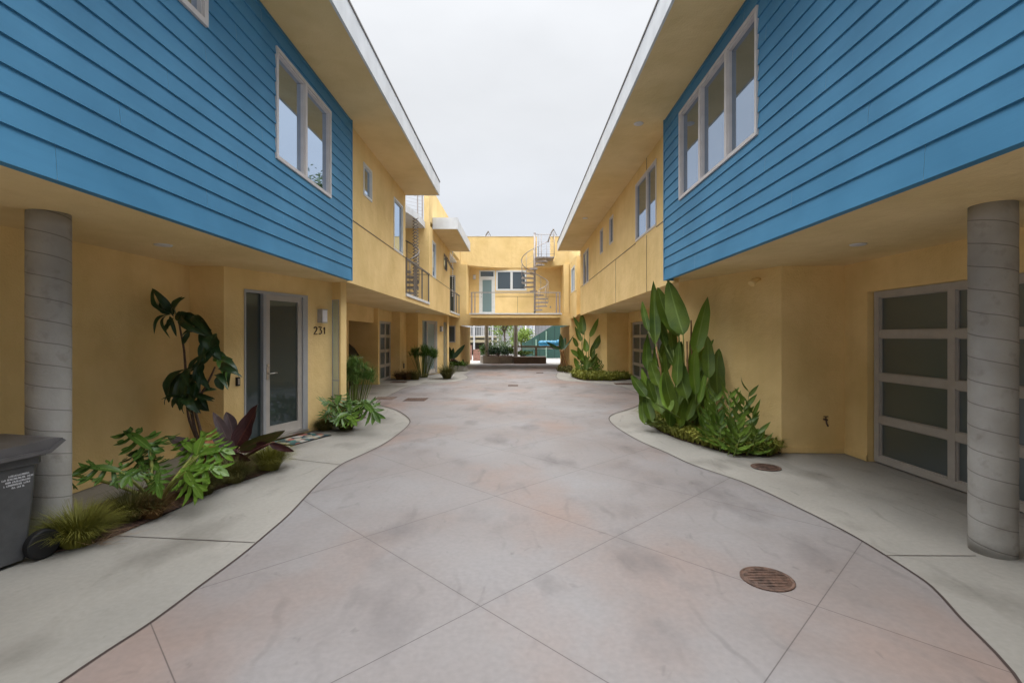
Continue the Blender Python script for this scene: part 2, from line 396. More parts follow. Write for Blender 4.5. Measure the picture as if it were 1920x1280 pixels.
def column_mat():
    m, nt, b = base_mat('formed_concrete')
    o, _ = noise_col(nt, (.28,.27,.25), (.37,.362,.345), 3.2, 8)
    o2, _ = noise_col(nt, o, (.22,.205,.185), 9, 10, lo=.58, hi=.78)
    tcn = N(nt, 'ShaderNodeTexCoord'); sp = N(nt, 'ShaderNodeSeparateXYZ'); nt.links.new(tcn.outputs['Object'], sp.inputs[0])
    at = N(nt, 'ShaderNodeMath', operation='ARCTAN2'); nt.links.new(sp.outputs['Y'], at.inputs[0]); nt.links.new(sp.outputs['X'], at.inputs[1])
    # spiral seam of the paper form, pitch 0.17 m
    dv = N(nt, 'ShaderNodeMath', operation='DIVIDE'); dv.inputs[1].default_value = 2*math.pi; nt.links.new(at.outputs[0], dv.inputs[0])
    mu = N(nt, 'ShaderNodeMath', operation='MULTIPLY_ADD'); mu.inputs[1].default_value = 1/.165
    nt.links.new(sp.outputs['Z'], mu.inputs[0]); nt.links.new(dv.outputs[0], mu.inputs[2])
    nd = N(nt, 'ShaderNodeTexNoise', Scale=5, Detail=3); nt.links.new(tcn.outputs['Object'], nd.inputs[0])
    ad = N(nt, 'ShaderNodeMath', operation='MULTIPLY_ADD'); ad.inputs[1].default_value = .07; nt.links.new(nd.outputs['Fac'], ad.inputs[0]); nt.links.new(mu.outputs[0], ad.inputs[2])
    pp = N(nt, 'ShaderNodeMath', operation='PINGPONG'); pp.inputs[1].default_value = .5; nt.links.new(ad.outputs[0], pp.inputs[0])
    ln = N(nt, 'ShaderNodeMapRange'); ln.inputs['From Min'].default_value = .01; ln.inputs['From Max'].default_value = .03
    ln.inputs['To Min'].default_value = .65; ln.inputs['To Max'].default_value = 0; nt.links.new(pp.outputs[0], ln.inputs[0])
    ml = N(nt, 'ShaderNodeMixRGB'); ml.inputs[2].default_value = (.10,.085,.08,1); nt.links.new(ln.outputs[0], ml.inputs[0]); nt.links.new(o2, ml.inputs[1])
    nt.links.new(ml.outputs[0], b.inputs['Base Color']); b.inputs['Roughness'].default_value = .8
    n7 = N(nt, 'ShaderNodeTexNoise', Scale=40, Detail=6); nt.links.new(tcn.outputs['Object'], n7.inputs[0])
    sb = N(nt, 'ShaderNodeMath', operation='SUBTRACT'); nt.links.new(n7.outputs['Fac'], sb.inputs[0]); nt.links.new(ln.outputs[0], sb.inputs[1])
    bump(nt, b, sb.outputs[0], .4, .006)
    return m
M_col = column_mat()

# ---------------------------------------------------------------- wall builder
def wall(mb, p0, p1, z0, z1, holes=(), depth=.07, flip=False):
    """a wall face from p0 to p1 (plan) with rectangular openings (u0,u1,z0,z1) and their reveals"""
    O = V(p0[0], p0[1], 0); U = V(p1[0]-p0[0], p1[1]-p0[1], 0); L = U.length; U.normalize()
    Nn = V(U.y, -U.x, 0)*(-1 if flip else 1)
    us = sorted({0, L} | {h[0] for h in holes} | {h[1] for h in holes}); zs = sorted({z0, z1} | {h[2] for h in holes} | {h[3] for h in holes})
    us = [u for u in us if 0 <= u <= L]; zs = [z for z in zs if z0 <= z <= z1]
    for i in range(len(us)-1):
        for j in range(len(zs)-1):
            cu, cz = (us[i]+us[i+1])/2, (zs[j]+zs[j+1])/2
            if any(h[0] < cu < h[1] and h[2] < cz < h[3] for h in holes): continue
            mb.poly([O+U*a+V(0,0,b) for a, b in ((us[i],zs[j]),(us[i+1],zs[j]),(us[i+1],zs[j+1]),(us[i],zs[j+1]))])
    D = -Nn*depth
    for h in holes:
        c = [(h[0],h[2]),(h[1],h[2]),(h[1],h[3]),(h[0],h[3])]
        for i in range(4):
            a, b = c[i], c[(i+1)%4]
            A = O+U*a[0]+V(0,0,a[1]); B = O+U*b[0]+V(0,0,b[1]); mb.poly([A, B, B+D, A+D])
    return O, U, Nn
def window(parent, O, U, Nn, u0, u1, z0, z1, split=(), rows=(), fw=.045, mw=.055, proud=.012, deep=.045, fm=None, gm=None, inner=.016, name='window', sill=False):
    """split = positions of mullions (u), rows = transoms (z)"""
    f = MB(); n0, n1 = -deep, proud
    f.lbox(O,U,Nn, u0, u1, z0, z0+fw, n0, n1); f.lbox(O,U,Nn, u0, u1, z1-fw, z1, n0, n1)
    f.lbox(O,U,Nn, u0, u0+fw, z0+fw, z1-fw, n0, n1); f.lbox(O,U,Nn, u1-fw, u1, z0+fw, z1-fw, n0, n1)
    cuts = [u0+fw]+[x for s in split for x in (s-mw/2, s+mw/2)]+[u1-fw]
    for s in split: f.lbox(O,U,Nn, s-mw/2, s+mw/2, z0+fw, z1-fw, n0, n1-.003)
    zc = [z0+fw]+[x for s in rows for x in (s-mw/2, s+mw/2)]+[z1-fw]
    for i in range(0, len(cuts), 2):
        for s in rows: f.lbox(O,U,Nn, cuts[i], cuts[i+1], s-mw/2, s+mw/2, n0, n1-.005)
        for j in range(0, len(zc), 2):                        # slim inner sash
            a0, a1, b0, b1 = cuts[i], cuts[i+1], zc[j], zc[j+1]; w = inner
            if w:
                for (q0,q1,r0,r1) in ((a0,a1,b0,b0+w),(a0,a1,b1-w,b1),(a0,a0+w,b0+w,b1-w),(a1-w,a1,b0+w,b1-w)):
                    f.lbox(O,U,Nn, q0,q1,r0,r1, n0, n1-.02)
    fo = f.build(name, fm or M_frame, parent)
    g = MB()
    for i in range(0, len(cuts), 2):
        for j in range(0, len(zc), 2):
            g.lbox(O,U,Nn, cuts[i]+inner*.5, cuts[i+1]-inner*.5, zc[j]+inner*.5, zc[j+1]-inner*.5, -deep*.8, -deep*.8+.008)
    g.build('pane', gm or M_glass, fo)
    return fo

# ================================================================ SETTING
g = MB(); g.poly([(-300,-150,0),(300,-150,0),(300,500,0),(-300,500,0)]); struct(g.build('ground', M_ground))
g = MB(); g.poly([(-8,-5,.004),(8,-5,.004),(8,28.1,.004),(-8,28.1,.004)]); struct(g.build('path', M_walk))
def spline(pts, k=8):
    P = [Vector(p) for p in pts]; P = [P[0]*2-P[1]]+P+[P[-1]*2-P[-2]]; out = []
    for i in range(1, len(P)-2):
        for j in range(k):
            t = j/k; a, b, c, d = P[i-1], P[i], P[i+1], P[i+2]
            out.append(.5*((2*b)+(-a+c)*t+(2*a-5*b+4*c-d)*t*t+(-a+3*b-3*c+d)*t**3))
    out.append(P[-2]); return out
LP = [(118,1280),(285,1168),(380,1097),(450,1045),(500,1003),(545,963),(600,905),(640,872),(680,853),(720,833),(750,812),(766,797),(768,788),(758,778),(740,768),(718,762),(707,757),(709,752),(730,742),(764,726),(803,720),(834,717.5),(858,714.7),(875,710),(877,706.5),(869,702)]
RP = [(1900,1265),(1850,1210),(1800,1160),(1760,1115),(1720,1082),(1618,1017),(1560,985),(1500,955),(1400,908),(1300,873),(1250,850),(1200,828),(1165,808),(1148,795),(1142,785),(1150,777),(1175,769),(1196,761),(1204,752),(1200,742),(1187,733),(1149,722),(1087,716),(1055,713),(1043,707),(1045,699)]
lg = [V(-2.1,-4,0), V(-2.08,1.2,0)]+[G(*p) for p in LP]; rg = [V(.9,-4,0), V(1.84,1.2,0)]+[G(*p) for p in RP]
ls, rs = spline(lg), spline(rg)
far = [V(-2.2,22,0), V(-2.2,28.2,0), V(2.0,28.2,0), V(2.0,22,0)]
loop = ls+far+rs[::-1]
g = MB()
ids = [g.vert((p.x,p.y,.008)) for p in loop]
for t in tessellate_polygon([[Vector((p.x,p.y,0)) for p in loop]]): g.face([ids[i] for i in t])
struct(g.build('road', M_drive))
g = MB()
for pts in (ls, rs):
    w = .008
    for i in range(len(pts)-1):
        a, b = pts[i], pts[i+1]; d = (b-a)
        if d.length < 1e-6: continue
        pa = pts[max(0,i-1)]; pb = pts[min(len(pts)-1,i+2)]
        na = (b-pa).normalized(); nb = (pb-a).normalized()
        na = V(-na.y,na.x,0)*w; nb = V(-nb.y,nb.x,0)*w
        g.poly([a+na+V(0,0,.012), a-na+V(0,0,.012), b-nb+V(0,0,.012), b+nb+V(0,0,.012)])
struct(g.build('road_edge_joint', M_tar))
g = MB()      # control joints across the grey walks
for a, b in (((170,1003),(478,1018)), ((1640,1042),(1830,1043)), ((540,860),(640,872)), ((600,742),(700,748))):
    A, B = G(*a), G(*b); d = (B-A).normalized(); n = V(-d.y,d.x,0)*.004
    g.poly([A+n+V(0,0,.007), A-n+V(0,0,.007), B-n+V(0,0,.007), B+n+V(0,0,.007)])
struct(g.build('path_joint', M_tar))

# ================================================================ BUILDINGS
LB, LY, RB, RY = -2.69, -2.76, 2.37, 2.52
SOF, RSF, RTOP = 2.50, 5.05, 5.37                  # lower soffit, roof soffit, roof top
ZB = 7.85                                          # where the siding ends
def lap(mb, X, sgn, y0, y1, z0, z1, holes):
    """lap siding on plane x=X facing sgn, real boards with a lip"""
    rows = []; z = z0; rows.append((z, z+.205)); z += .205
    while z < z1-.01: rows.append((z, min(z+.155, z1))); z += .155
    for (a, b) in rows:
        cz = sorted({a, b} | {v for h in holes for v in (h[2], h[3]) if a < v < b})
        for k in range(len(cz)-1):
            c, d = cz[k], cz[k+1]; m = (c+d)/2
            segs = []; u = y0
            for h in sorted(holes):
                if h[2] < m < h[3]: segs.append((u, h[0])); u = h[1]
            segs.append((u, y1))
            ri = rows.index((a, b)); cuts_ = [-4.5+3.66*q+(ri*1.37)%3.66 for q in range(5)]; seg2 = []
            for (s0, s1) in segs:
                u = s0
                for q in cuts_:
                    if u+.05 < q < s1-.05: seg2.append((u, q-.0007)); u = q+.0007
                seg2.append((u, s1))
            for (s0, s1) in seg2:
                if s1 <= s0: continue
                f = lambda q: X+sgn*(.004+.014*(1-(q-a)/(b-a)))
                mb.poly([(f(c),s0,c),(f(c),s1,c),(f(d),s1,d),(f(d),s0,d)])
                if c == a: mb.poly([(X,s0,c),(f(c),s0,c),(f(c),s1,c),(X,s1,c)])
def joint_strip(parent, segs):
    for (O, U, Nn, u0, u1, z0, z1) in segs:
        g = MB(); g.lbox(O,U,Nn,u0,u1,z0,z1,-.002,.007); g.build('control_joint', M_joint, parent)

def entry_unit(parent, side, dy, door=True):
    """the angled ground-floor bay; returns its wall frame"""
    pass

def garage_door(parent, X, sgn, y0, y1, nsplit):
    O = V(X, y0 if sgn < 0 else y1, 0)
    U = V(0,1,0) if sgn < 0 else V(0,-1,0)         # along, so that N points to the alley
    Nn = V(-sgn,0,0); L = y1-y0
    return window(parent, O, U, Nn, 0, L, .02, 2.11, split=[L*i/nsplit for i in range(1,nsplit)], rows=[.02+2.09*i/4 for i in (1,2,3)],
                  fw=.075, mw=.085, proud=0, deep=.06, fm=M_gframe, gm=M_fglass, inner=.012, name='garage_door')

def door_set(parent, O, U, Nn, u0, us, u1, z0, z1, gm):
    """side light u0..us, door leaf us..u1"""
    fr = MB()
    for a in ((u0,u1,z1-.04,z1),(u0,u0+.025,z0,z1-.04),(us-.03,us+.02,z0,z1-.04),(u1-.10,u1,z0,z1-.04)):
        fr.lbox(O,U,Nn,a[0],a[1],a[2],a[3],-.08,.012)
    fr.lbox(O,U,Nn,u0+.025,us-.03,z0,z0+.03,-.08,-.02)
    fo = fr.build('door_frame', M_doorf, parent)
    g = MB(); g.lbox(O,U,Nn,u0+.025,us-.03,z0+.03,z1-.04,-.055,-.045); g.build('pane', gm, fo)
    lf = MB(); a, b = us+.02, u1-.10; w = .085
    for q in ((a,b,z1-.04-w,z1-.04),(a,b,z0+.02,z0+.16),(a,a+w,z0+.16,z1-.04-w),(b-w,b,z0+.16,z1-.04-w)):
        lf.lbox(O,U,Nn,q[0],q[1],q[2],q[3],-.06,-.012)
    lo = lf.build('entry_door', M_gframe, parent)
    g = MB(); g.lbox(O,U,Nn,a+w,b-w,z0+.16,z1-.04-w,-.045,-.035); g.build('glass', gm, lo)
    h = MB(); zz = z0+.95
    h.lbox(O,U,Nn,a+.025,a+.06,zz-.09,zz+.09,-.012,-.004)
    P = O+U*(a+.042)+Nn*-.004+V(0,0,zz)
    h.tube([P, P+Nn*.05], .011, 8); h.tube([P+Nn*.045, P+Nn*.045+U*.13], .009, 8)
    P2 = P+V(0,0,.12); h.tube([P2, P2+Nn*.014], .02, 12)
    h.build('handle', M_steel, lo)
    s = MB(); s.lbox(O,U,Nn,us,u1-.06,z0-.025,z0+.018,-.06,.09); s.build('threshold', M_steel, parent)
    return lo

def strokes(segs, r, place, mat, name, parent=None):
    m = MB()
    for s in segs: m.tube([place(*p) for p in s], r, 6)
    return m.build(name, mat, parent)
DIG = {'2': [[(.0,.80),(.12,.96),(.32,1.0),(.5,.9),(.55,.72),(.45,.5),(.22,.24),(.0,.0),(.56,.0)]],
       '3': [[(.0,1.0),(.52,1.0),(.24,.62),(.46,.54),(.56,.34),(.48,.1),(.26,.0),(.04,.06)]],
       '1': [[(.0,.78),(.22,1.0),(.22,.0)]]}

def left_wing():
    b = thing('apartment_building', 'two-storey yellow stucco apartment row on the left with blue lap siding and entrance 231', 'building')
    # --- ground floor walls
    w = MB(); tr = MB()
    path = []
    def seg(p, q, holes=(), z1=SOF, trim=True, depth=.07):
        r = wall(w, p, q, 0, z1, holes, depth)
        if trim:
            O, U, Nn = r; L = (V(q[0],q[1],0)-V(p[0],p[1],0)).length
            hs = sorted([(h[0],h[1]) for h in holes if h[2] <= .1]); u = 0
            for h in hs+[(L,L)]:
                if h[0] > u+.02: tr = MB(); tr.lbox(O,U,Nn,u,h[0],.012,.075,-.01,.018); tr.lbox(O,U,Nn,u,h[0],.075,.096,-.01,.006); tr.build('base_trim', M_y, b)
                u = h[1]
        return r
    seg((-4.4,-4.5),(-4.4,6.51))
    for k in (0, 12.7):
        seg((-4.4,6.51+k),(-3.94,6.51+k))
        dz = (0.31, 1.49, .065, 2.225)
        O, U, Nn = seg((-3.94,6.51+k),(-3.23,8.45+k), [dz])
        door_set(b, O, U, Nn, .31, .655, 1.49, .065, 2.225, M_dglass if k == 0 else M_teal_glass)
        ex = V(U.y,-U.x,0)                          # fin at the corner with a narrow pane facing the camera
        c0 = O+U*2.066; c1 = c0+ex*.16; c2 = c1+ex*.04
        w.lbox(c0, ex, -U, .150, .18, 0, SOF, -.15, 0.0)
        w.lbox(c0, ex, -U, 0, .150, 2.2, SOF, -.15, 0.0)
        window(b, c0+V(0,0,0), ex, -U, .003, .147, .01, 2.198, rows=(.8,), fw=.010, mw=.02, proud=.004, deep=.012, fm=M_doorf, gm=M_mirror, inner=0, name='narrow_window')
        if k == 0:
            seg((-3.2,8.62),(-4.7,8.75)); seg((-4.7,8.75),(-4.7,13.5)); 
            # open alcove
            seg((-4.7,13.5),(-6.4,13.5), trim=False); seg((-6.4,13.5),(-6.4,15.85), trim=False); seg((-6.4,15.85),(-4.56,15.85))
            w.lbox(V(-4.7,13.5,0), V(0,1,0), V(1,0,0), 0, 2.35, 2.02, SOF, -.1, 0)
            seg((-4.56,15.85),(-4.56,16.02)); seg((-4.56,16.02),(-4.7,16.02)); 
            seg((-4.7,16.02),(-4.7,18.12), [(.02,2.08,0,2.112)])
            garage_door(b, -4.74, -1, 16.04, 18.10, 3)
            seg((-4.7,18.12),(-4.4,18.12)); seg((-4.4,18.12),(-4.4,19.21))
        else:
            seg((-3.2,21.3),(-4.1,21.35)); seg((-4.1,21.35),(-4.1,23.2))
    w.box(-4.9,-3.2,8.6,8.8,0,SOF)
    # --- soffit slab of the upper floor
    s = MB(); s.poly([(LY,-4.5,SOF),(LY,23.2,SOF),(-9,23.2,SOF),(-9,-4.5,SOF)])
    s.poly([(LB,-4.5,SOF-.001),(LY,-4.5,SOF-.001),(LY,ZB,SOF-.001),(LB,ZB,SOF-.001)])
    s.build('soffit', M_soff, b)
    # --- upper walls
    w2 = MB()
    yel_z0 = 2.445
    hol = [(8.67-ZB,9.18-ZB,4.09,4.68),(10.8-ZB,11.64-ZB,3.50,4.68)]
    O, U, Nn = wall(w2, (LY,ZB),(LY,11.93), yel_z0, RSF, hol)
    w2.poly([(LY,ZB,yel_z0),(LY,11.93,yel_z0),(LY-.03,11.93,yel_z0),(LY-.03,ZB,yel_z0)])
    window(b,O,U,Nn,*hol[0],fm=M_white,gm=M_glass); window(b,O,U,Nn,*hol[1],fm=M_white)
    segs = [(O,U,Nn,0,hol[1][0],3.49,3.505),(O,U,Nn,hol[1][1],4.08,3.49,3.505)]
    # balcony recess 1 (Y 11.93..15.1)
    w2.poly([(LY,11.93,2.56),(LY,15.1,2.56),(LY,15.1,yel_z0),(LY,11.93,yel_z0)])
    wall(w2,(LY-.0,11.93),(-5.0,11.93),2.5,RSF)            # return facing away
    wall(w2,(-5.0,11.93),(-5.0,15.1),2.5,RSF+.0)
    O3,U3,N3 = wall(w2,(-5.0,15.1),(LY,15.1),2.5,RSF)
    w2.lbox(V(LY,15.1,0), V(0,1,0), V(1,0,0), 0, .22, RSF, 6.33, -.16, 0)      # parapet corner pier
    w2.lbox(V(LY,15.1,0), V(0,1,0), V(1,0,0), .22, 8.0, 5.2, 6.33, -.16, -.004)   # roof deck parapet
    w2.box(-5.0,-3.75,14.9,15.06,5.2,5.55)
    # upper wall 2
    hol2 = [(15.67-15.1,16.35-15.1,3.50,4.68),(18.1-15.1,18.9-15.1,4.1,4.68)]
    O2,U2,N2 = wall(w2,(LY,15.1),(LY,19.7),yel_z0,RSF,hol2)
    window(b,O2,U2,N2,*hol2[0],split=(),fm=M_white); 
    aw = window(b,O2,U2,N2,*hol2[1],fm=M_rail,fw=.03)
    # awning sash pushed open at the foot
    sm = MB(); OO = O2+U2*hol2[1][0]+V(0,0,4.68); dd = (N2*.28+V(0,0,-.52)).normalized(); nn = U2.cross(dd)
    Lw = hol2[1][1]-hol2[1][0]
    for (a0,a1,t0,t1) in ((0,Lw,0,.04),(0,Lw,.54,.58),(0,.04,.04,.54),(Lw-.04,Lw,.04,.54)):
        P = [OO+U2*u+dd*t+nn*k for k in (.0,.03) for t in (t0,t1) for u in (a0,a1)]
        I = [sm.vert(p) for p in P]
        for q in ((0,1,3,2),(4,6,7,5),(0,4,5,1),(2,3,7,6),(0,2,6,4),(1,5,7,3)): sm.face([I[i] for i in q])
    sm.build('open_sash', M_rail, aw)
    segs += [(O2,U2,N2,0,hol2[0][0],3.49,3.505),(O2,U2,N2,hol2[0][1],4.6,3.49,3.505),(O3,U3,N3,0,2.24,3.49,3.505)]
    # balcony 2 recess
    wall(w2,(LY,19.7),(-5,19.7),2.5,RSF); wall(w2,(-5,19.7),(-5,23.2),2.5,RSF)
    w2.poly([(LY,19.7,2.56),(LY,22.9,2.56),(LY,22.9,yel_z0),(LY,19.7,yel_z0)])
    joint_strip(b, segs)
    # backing of the building so that it is a solid block
    w2.poly([(-9,-4.5,0),(-9,23.2,0),(-9,23.2,RTOP),(-9,-4.5,RTOP)]); w2.poly([(-9,-4.5,0),(LB,-4.5,0),(LB,-4.5,RTOP),(-9,-4.5,RTOP)])
    w2.poly([(LY,7.85,SOF),(LY,7.85,RSF),(LB,7.85,RSF),(LB,7.85,2.46)])
    w.build('lower_wall', M_y, b); w2.build('upper_wall', M_y, b)
    # deck slabs
    for (ya, yb) in ((11.94,15.09),(19.71,22.9)):
        d = MB(); d.box(-5.0,LY+.03,ya,yb,2.562,2.63); d.build('balcony_floor', M_fascia, b)
    # siding
    sd = MB(); hb = [(3.0,4.18,4.21,4.77),(5.37,6.94,3.53,4.77)]
    lap(sd, LB, 1, -4.5, ZB, 2.46, RSF, hb)
    sd.lbox(V(LB,ZB,0), V(0,1,0), V(1,0,0), -.02, .012, 2.46, RSF, -.07, .018)
    sd.poly([(LB,-4.5,2.46),(LB,ZB,2.46),(LB-.05,ZB,2.46),(LB-.05,-4.5,2.46)])
    sd.build('siding', M_blue, b)
    O = V(LB,0,0); U = V(0,1,0); Nn = V(1,0,0)
    window(b,O,U,Nn,3.0,4.18,4.21,4.77,proud=.03,fw=.05)
    wf = window(b,O,U,Nn,5.37,6.94,3.53,4.77,split=(6.125,),proud=.03,fw=.04,mw=.06)
    # roofs
    r = MB(); e = -1.93
    r.poly([(e,-4.5,RSF),(e,12.0,RSF),(-9,12.0,RSF),(-9,-4.5,RSF)]); r.build('roof_soffit', M_soff, b)
    r = MB(); r.box(e-.03,e,-4.5,12.0,RSF-.006,RTOP); r.box(-9,e-.03,11.97,12.0,RSF-.006,RTOP)
    r.box(-9,e-.03,-4.5,11.97,RTOP-.03,RTOP-.005); r.build('fascia', M_fascia, b)
    r = MB(); r.box(e-.05,e+.012,-4.5,12.012,RTOP,RTOP+.025); r.box(-9,e-.05,11.96,12.012,RTOP,RTOP+.025); r.build('roof_edge_flashing', M_rail, b)
    e = -1.95
    r = MB(); r.poly([(e,15.7,RSF),(e,19.87,RSF),(-5,19.87,RSF),(-5,15.7,RSF)]); r.build('roof_soffit', M_soff, b)
    r = MB(); r.box(e-.03,e,15.7,19.87,RSF-.006,RTOP+.04); r.box(LY+.004,e-.03,15.7,15.73,RSF-.006,RTOP+.04); r.box(-5,e-.03,19.84,19.87,RSF-.006,RTOP+.04)
    r.box(LY+.005,e-.03,15.73,19.84,RTOP,RTOP+.03); r.build('fascia', M_fascia, b)
    r = MB(); r.box(-9,-4.98,12,23.2,5.1,5.3); r.box(-5,LY-.17,15.1,23.2,5.1,5.2); r.build('roof', M_fascia, b)
    # roof landing over recess 1
    l = MB(); pts = [(-5,12.6),(-3.3,12.6),(-3.0,13.2),(-2.9,13.9),(-2.88,15.09),(-5,15.09)]; l.prism(pts, 4.93, 5.12); l.build('roof_landing', M_fascia, b)
    # number 231 and sockets
    O = V(-3.94,6.51,0); U = V(.71,1.94,0).normalized(); Nn = V(U.y,-U.x,0)
    def place(x, y, u0=0): return O+U*(u0+x)+Nn*.012+V(0,0,1.605+y*.115)
    u = 1.66
    for ch, uu in (('2',1.625),('3',1.735),('1',1.845)):
        strokes([[(p[0]*.125, p[1]) for p in s] for s in DIG[ch]], .0085, lambda x, y, uu=uu: place(x, y, uu), M_num, 'house_number', b)
    m = MB(); m.lbox(O,U,Nn,.175,.225,.88,1.0,0,.03); bo = m.build('doorbell', M_black, b)
    m = MB(); m.lbox(O,U,Nn,.19,.21,.90,.98,.03,.036); m.build('button_plate', M_steel, bo)
    m = MB(); m.lbox(V(-4.4,18.12,0), V(0,1,0), V(1,0,0), .52, .64, .36, .54, 0, .03); m.build('outlet_box', M_rail, b)
    # downlight
    for y in (5.0, 17.7):
        m = MB(); m.lathe((-3.65,y,SOF-.012), [(.02,.008),(.075,.0),(.085,.012)], 20); m.build('downlight', M_lampg, b)
    return b
LW = left_wing()

def right_wing():
    b = thing('apartment_building', 'two-storey yellow stucco apartment row on the right with blue lap siding over glazed garage doors', 'building')
    w = MB(); tr = MB()
    def seg(p, q, holes=(), z1=SOF, trim=True, depth=.07):      # walls listed so that the alley is on the left of p->q : flip
        r = wall(w, p, q, 0, z1, holes, depth, flip=True)
        if trim:
            O, U, Nn = r; L = (V(q[0],q[1],0)-V(p[0],p[1],0)).length
            hs = sorted([(h[0],h[1]) for h in holes if h[2] <= .1]); u = 0
            for h in hs+[(L,L)]:
                if h[0] > u+.02: tr = MB(); tr.lbox(O,U,Nn,u,h[0],.012,.075,-.01,.018); tr.lbox(O,U,Nn,u,h[0],.075,.096,-.01,.006); tr.build('base_trim', M_y, b)
                u = h[1]
        return r
    for k in (0, 12.7):
        y0 = -4.5 if k == 0 else 13.5
        L0 = 6.46+k-y0
        gd = (1.75+k, 6.03+k) if k == 0 else (14.4, 18.72)
        seg((4.35,y0),(4.35,6.47+k), [(gd[0]-y0-.02, gd[1]-y0+.02, 0, 2.113)], depth=.12)
        garage_door(b, 4.42, 1, gd[0], gd[1], 4)
        seg((4.35,6.47+k),(3.52,6.49+k)); seg((3.52,6.49+k),(2.80,8.45+k))
        if k == 0:
            seg((2.80,8.45),(4.35,8.7)); seg((4.35,8.7),(4.35,13.5))
        else:
            seg((2.80,21.15),(2.80,23.2))
    w.build('lower_wall', M_y, b)
    s = MB(); s.poly([(RY,-4.5,SOF),(RY,23.2,SOF),(9,23.2,SOF),(9,-4.5,SOF)])
    s.poly([(RB,-4.5,SOF-.001),(RY,-4.5,SOF-.001),(RY,ZB,SOF-.001),(RB,ZB,SOF-.001)]); s.build('soffit', M_soff, b)
    w2 = MB(); z0 = 2.435
    H = [(8.83,10.39,3.58,4.80),(12.83,13.35,4.07,4.80),(14.37,14.86,4.07,4.80),(17.3,18.7,3.52,4.75)]
    H = [(a-ZB,b_-ZB,c,d) for a,b_,c,d in H]
    O,U,Nn = wall(w2,(RY,ZB),(RY,19.6),z0,RSF,H,flip=True)
    window(b,O,U,Nn,*H[0],split=(9.5-ZB,),fw=.04); window(b,O,U,Nn,*H[1],fw=.035); window(b,O,U,Nn,*H[2],fw=.035); window(b,O,U,Nn,*H[3],split=(17.9-ZB,),fw=.04)
    wall(w2,(RY,19.6),(RY+.25,19.6),z0,RSF,flip=True); wall(w2,(RY+.25,19.6),(RY+.25,20.9),z0,RSF,flip=True)
    wall(w2,(RY+.25,20.9),(RY,20.9),z0,RSF,flip=True)
    O2,U2,N2 = wall(w2,(RY,20.9),(RY,23.2),z0,RSF+.0,[(.6,2.0,3.62,4.75)],flip=True)
    window(b,O2,U2,N2,.6,2.0,3.62,4.75,split=(1.3,),fm=M_white,fw=.06)
    w2.poly([(RY,ZB,z0),(RY,19.6,z0),(RY+.08,19.6,z0+.0),(RY+.08,ZB,z0)])
    w2.poly([(RY+.08,ZB,z0),(RY+.08,23.2,z0),(RY+.08,23.2,SOF),(RY+.08,ZB,SOF)])
    w2.poly([(RY,ZB+.001,z0),(RY+.08,ZB+.001,z0),(RY+.08,ZB+.001,SOF),(RY,ZB+.001,SOF)])
    w2.poly([(9,-4.5,0),(9,23.2,0),(9,23.2,RTOP),(9,-4.5,RTOP)]); w2.poly([(9,-4.5,0),(RB,-4.5,0),(RB,-4.5,RTOP),(9,-4.5,RTOP)])
    w2.build('upper_wall', M_y, b)
    segs = [(O,U,Nn,0,H[0][0],3.545,3.56),(O,U,Nn,H[0][1],H[3][0],3.545,3.56),(O,U,Nn,H[3][1],19.6-ZB,3.545,3.56),(O2,U2,N2,0,.6,3.545,3.56),(O2,U2,N2,2.0,2.3,3.545,3.56)]
    for yv in (9.5, 12.5): segs += [(O,U,Nn,yv-ZB-.005,yv-ZB+.005,z0,3.545)]
    segs += [(O,U,Nn,9.5-ZB-.005,9.5-ZB+.005,4.805,RSF)]
    joint_strip(b, segs)
    sd = MB(); hb = [(4.77,7.08,3.54,4.81)]
    lap(sd, RB, -1, -4.5, ZB, 2.46, RSF, hb)
    sd.lbox(V(RB,ZB,0), V(0,1,0), V(-1,0,0), -.02, .012, 2.46, RSF, -.14, .018)
    sd.poly([(RB,-4.5,2.46),(RB,ZB,2.46),(RB+.05,ZB,2.46),(RB+.05,-4.5,2.46)])
    sd.build('siding', M_blue, b)
    window(b,V(RB,0,0),V(0,1,0),V(-1,0,0),4.77,7.08,3.54,4.81,split=(5.49,6.285),proud=.03,fw=.04,mw=.06)
    e = 1.60
    r = MB(); r.poly([(e,-4.5,RSF),(e,19.7,RSF),(9,19.7,RSF),(9,-4.5,RSF)]); r.build('roof_soffit', M_soff, b)
    r = MB(); r.box(e,e+.03,-4.5,19.7,RSF-.006,RTOP); r.box(e+.03,9,19.67,19.7,RSF-.006,RTOP); r.box(e+.03,9,-4.5,19.67,RTOP-.03,RTOP-.005)
    r.build('fascia', M_fascia, b)
    r = MB(); r.box(e-.012,e+.05,-4.5,19.712,RTOP,RTOP+.025); r.build('roof_edge_flashing', M_rail, b)
    r = MB(); r.box(RY+.3,9,19.7,23.2,5.1,5.3); r.build('roof', M_fascia, b)
    for (x,y,z) in ((3.48,4.97,SOF),(3.48,17.6,SOF),(1.98,7.97,RSF),(1.98,14.3,RSF)):
        m = MB(); m.lathe((x,y,z-.012), [(.02,.008),(.07,.0),(.08,.012)], 20); m.build('downlight', M_lampg, b)
    # small hooded spot near the soffit and garden tap on the bay
    f = MB(); O,U,Nn = V(3.52,6.49,0), V(-.72,1.96,0).normalized(), V(-.939,-.345,0)
    c = O+U*.35+V(0,0,2.36)
    f.tube([c, c+Nn*.05, c+Nn*.12+V(0,0,-.03), c+Nn*.16+V(0,0,-.07)], [.02,.03,.045,.05], 12); f.build('hooded_light', M_y, b)
    t = MB(); c = V(4.08,6.48,.46); t.tube([c, c+V(0,-.07,0)], .014, 8); t.tube([c+V(0,-.05,0), c+V(0,-.06,-.05), c+V(0,-.09,-.08)], .011, 8)
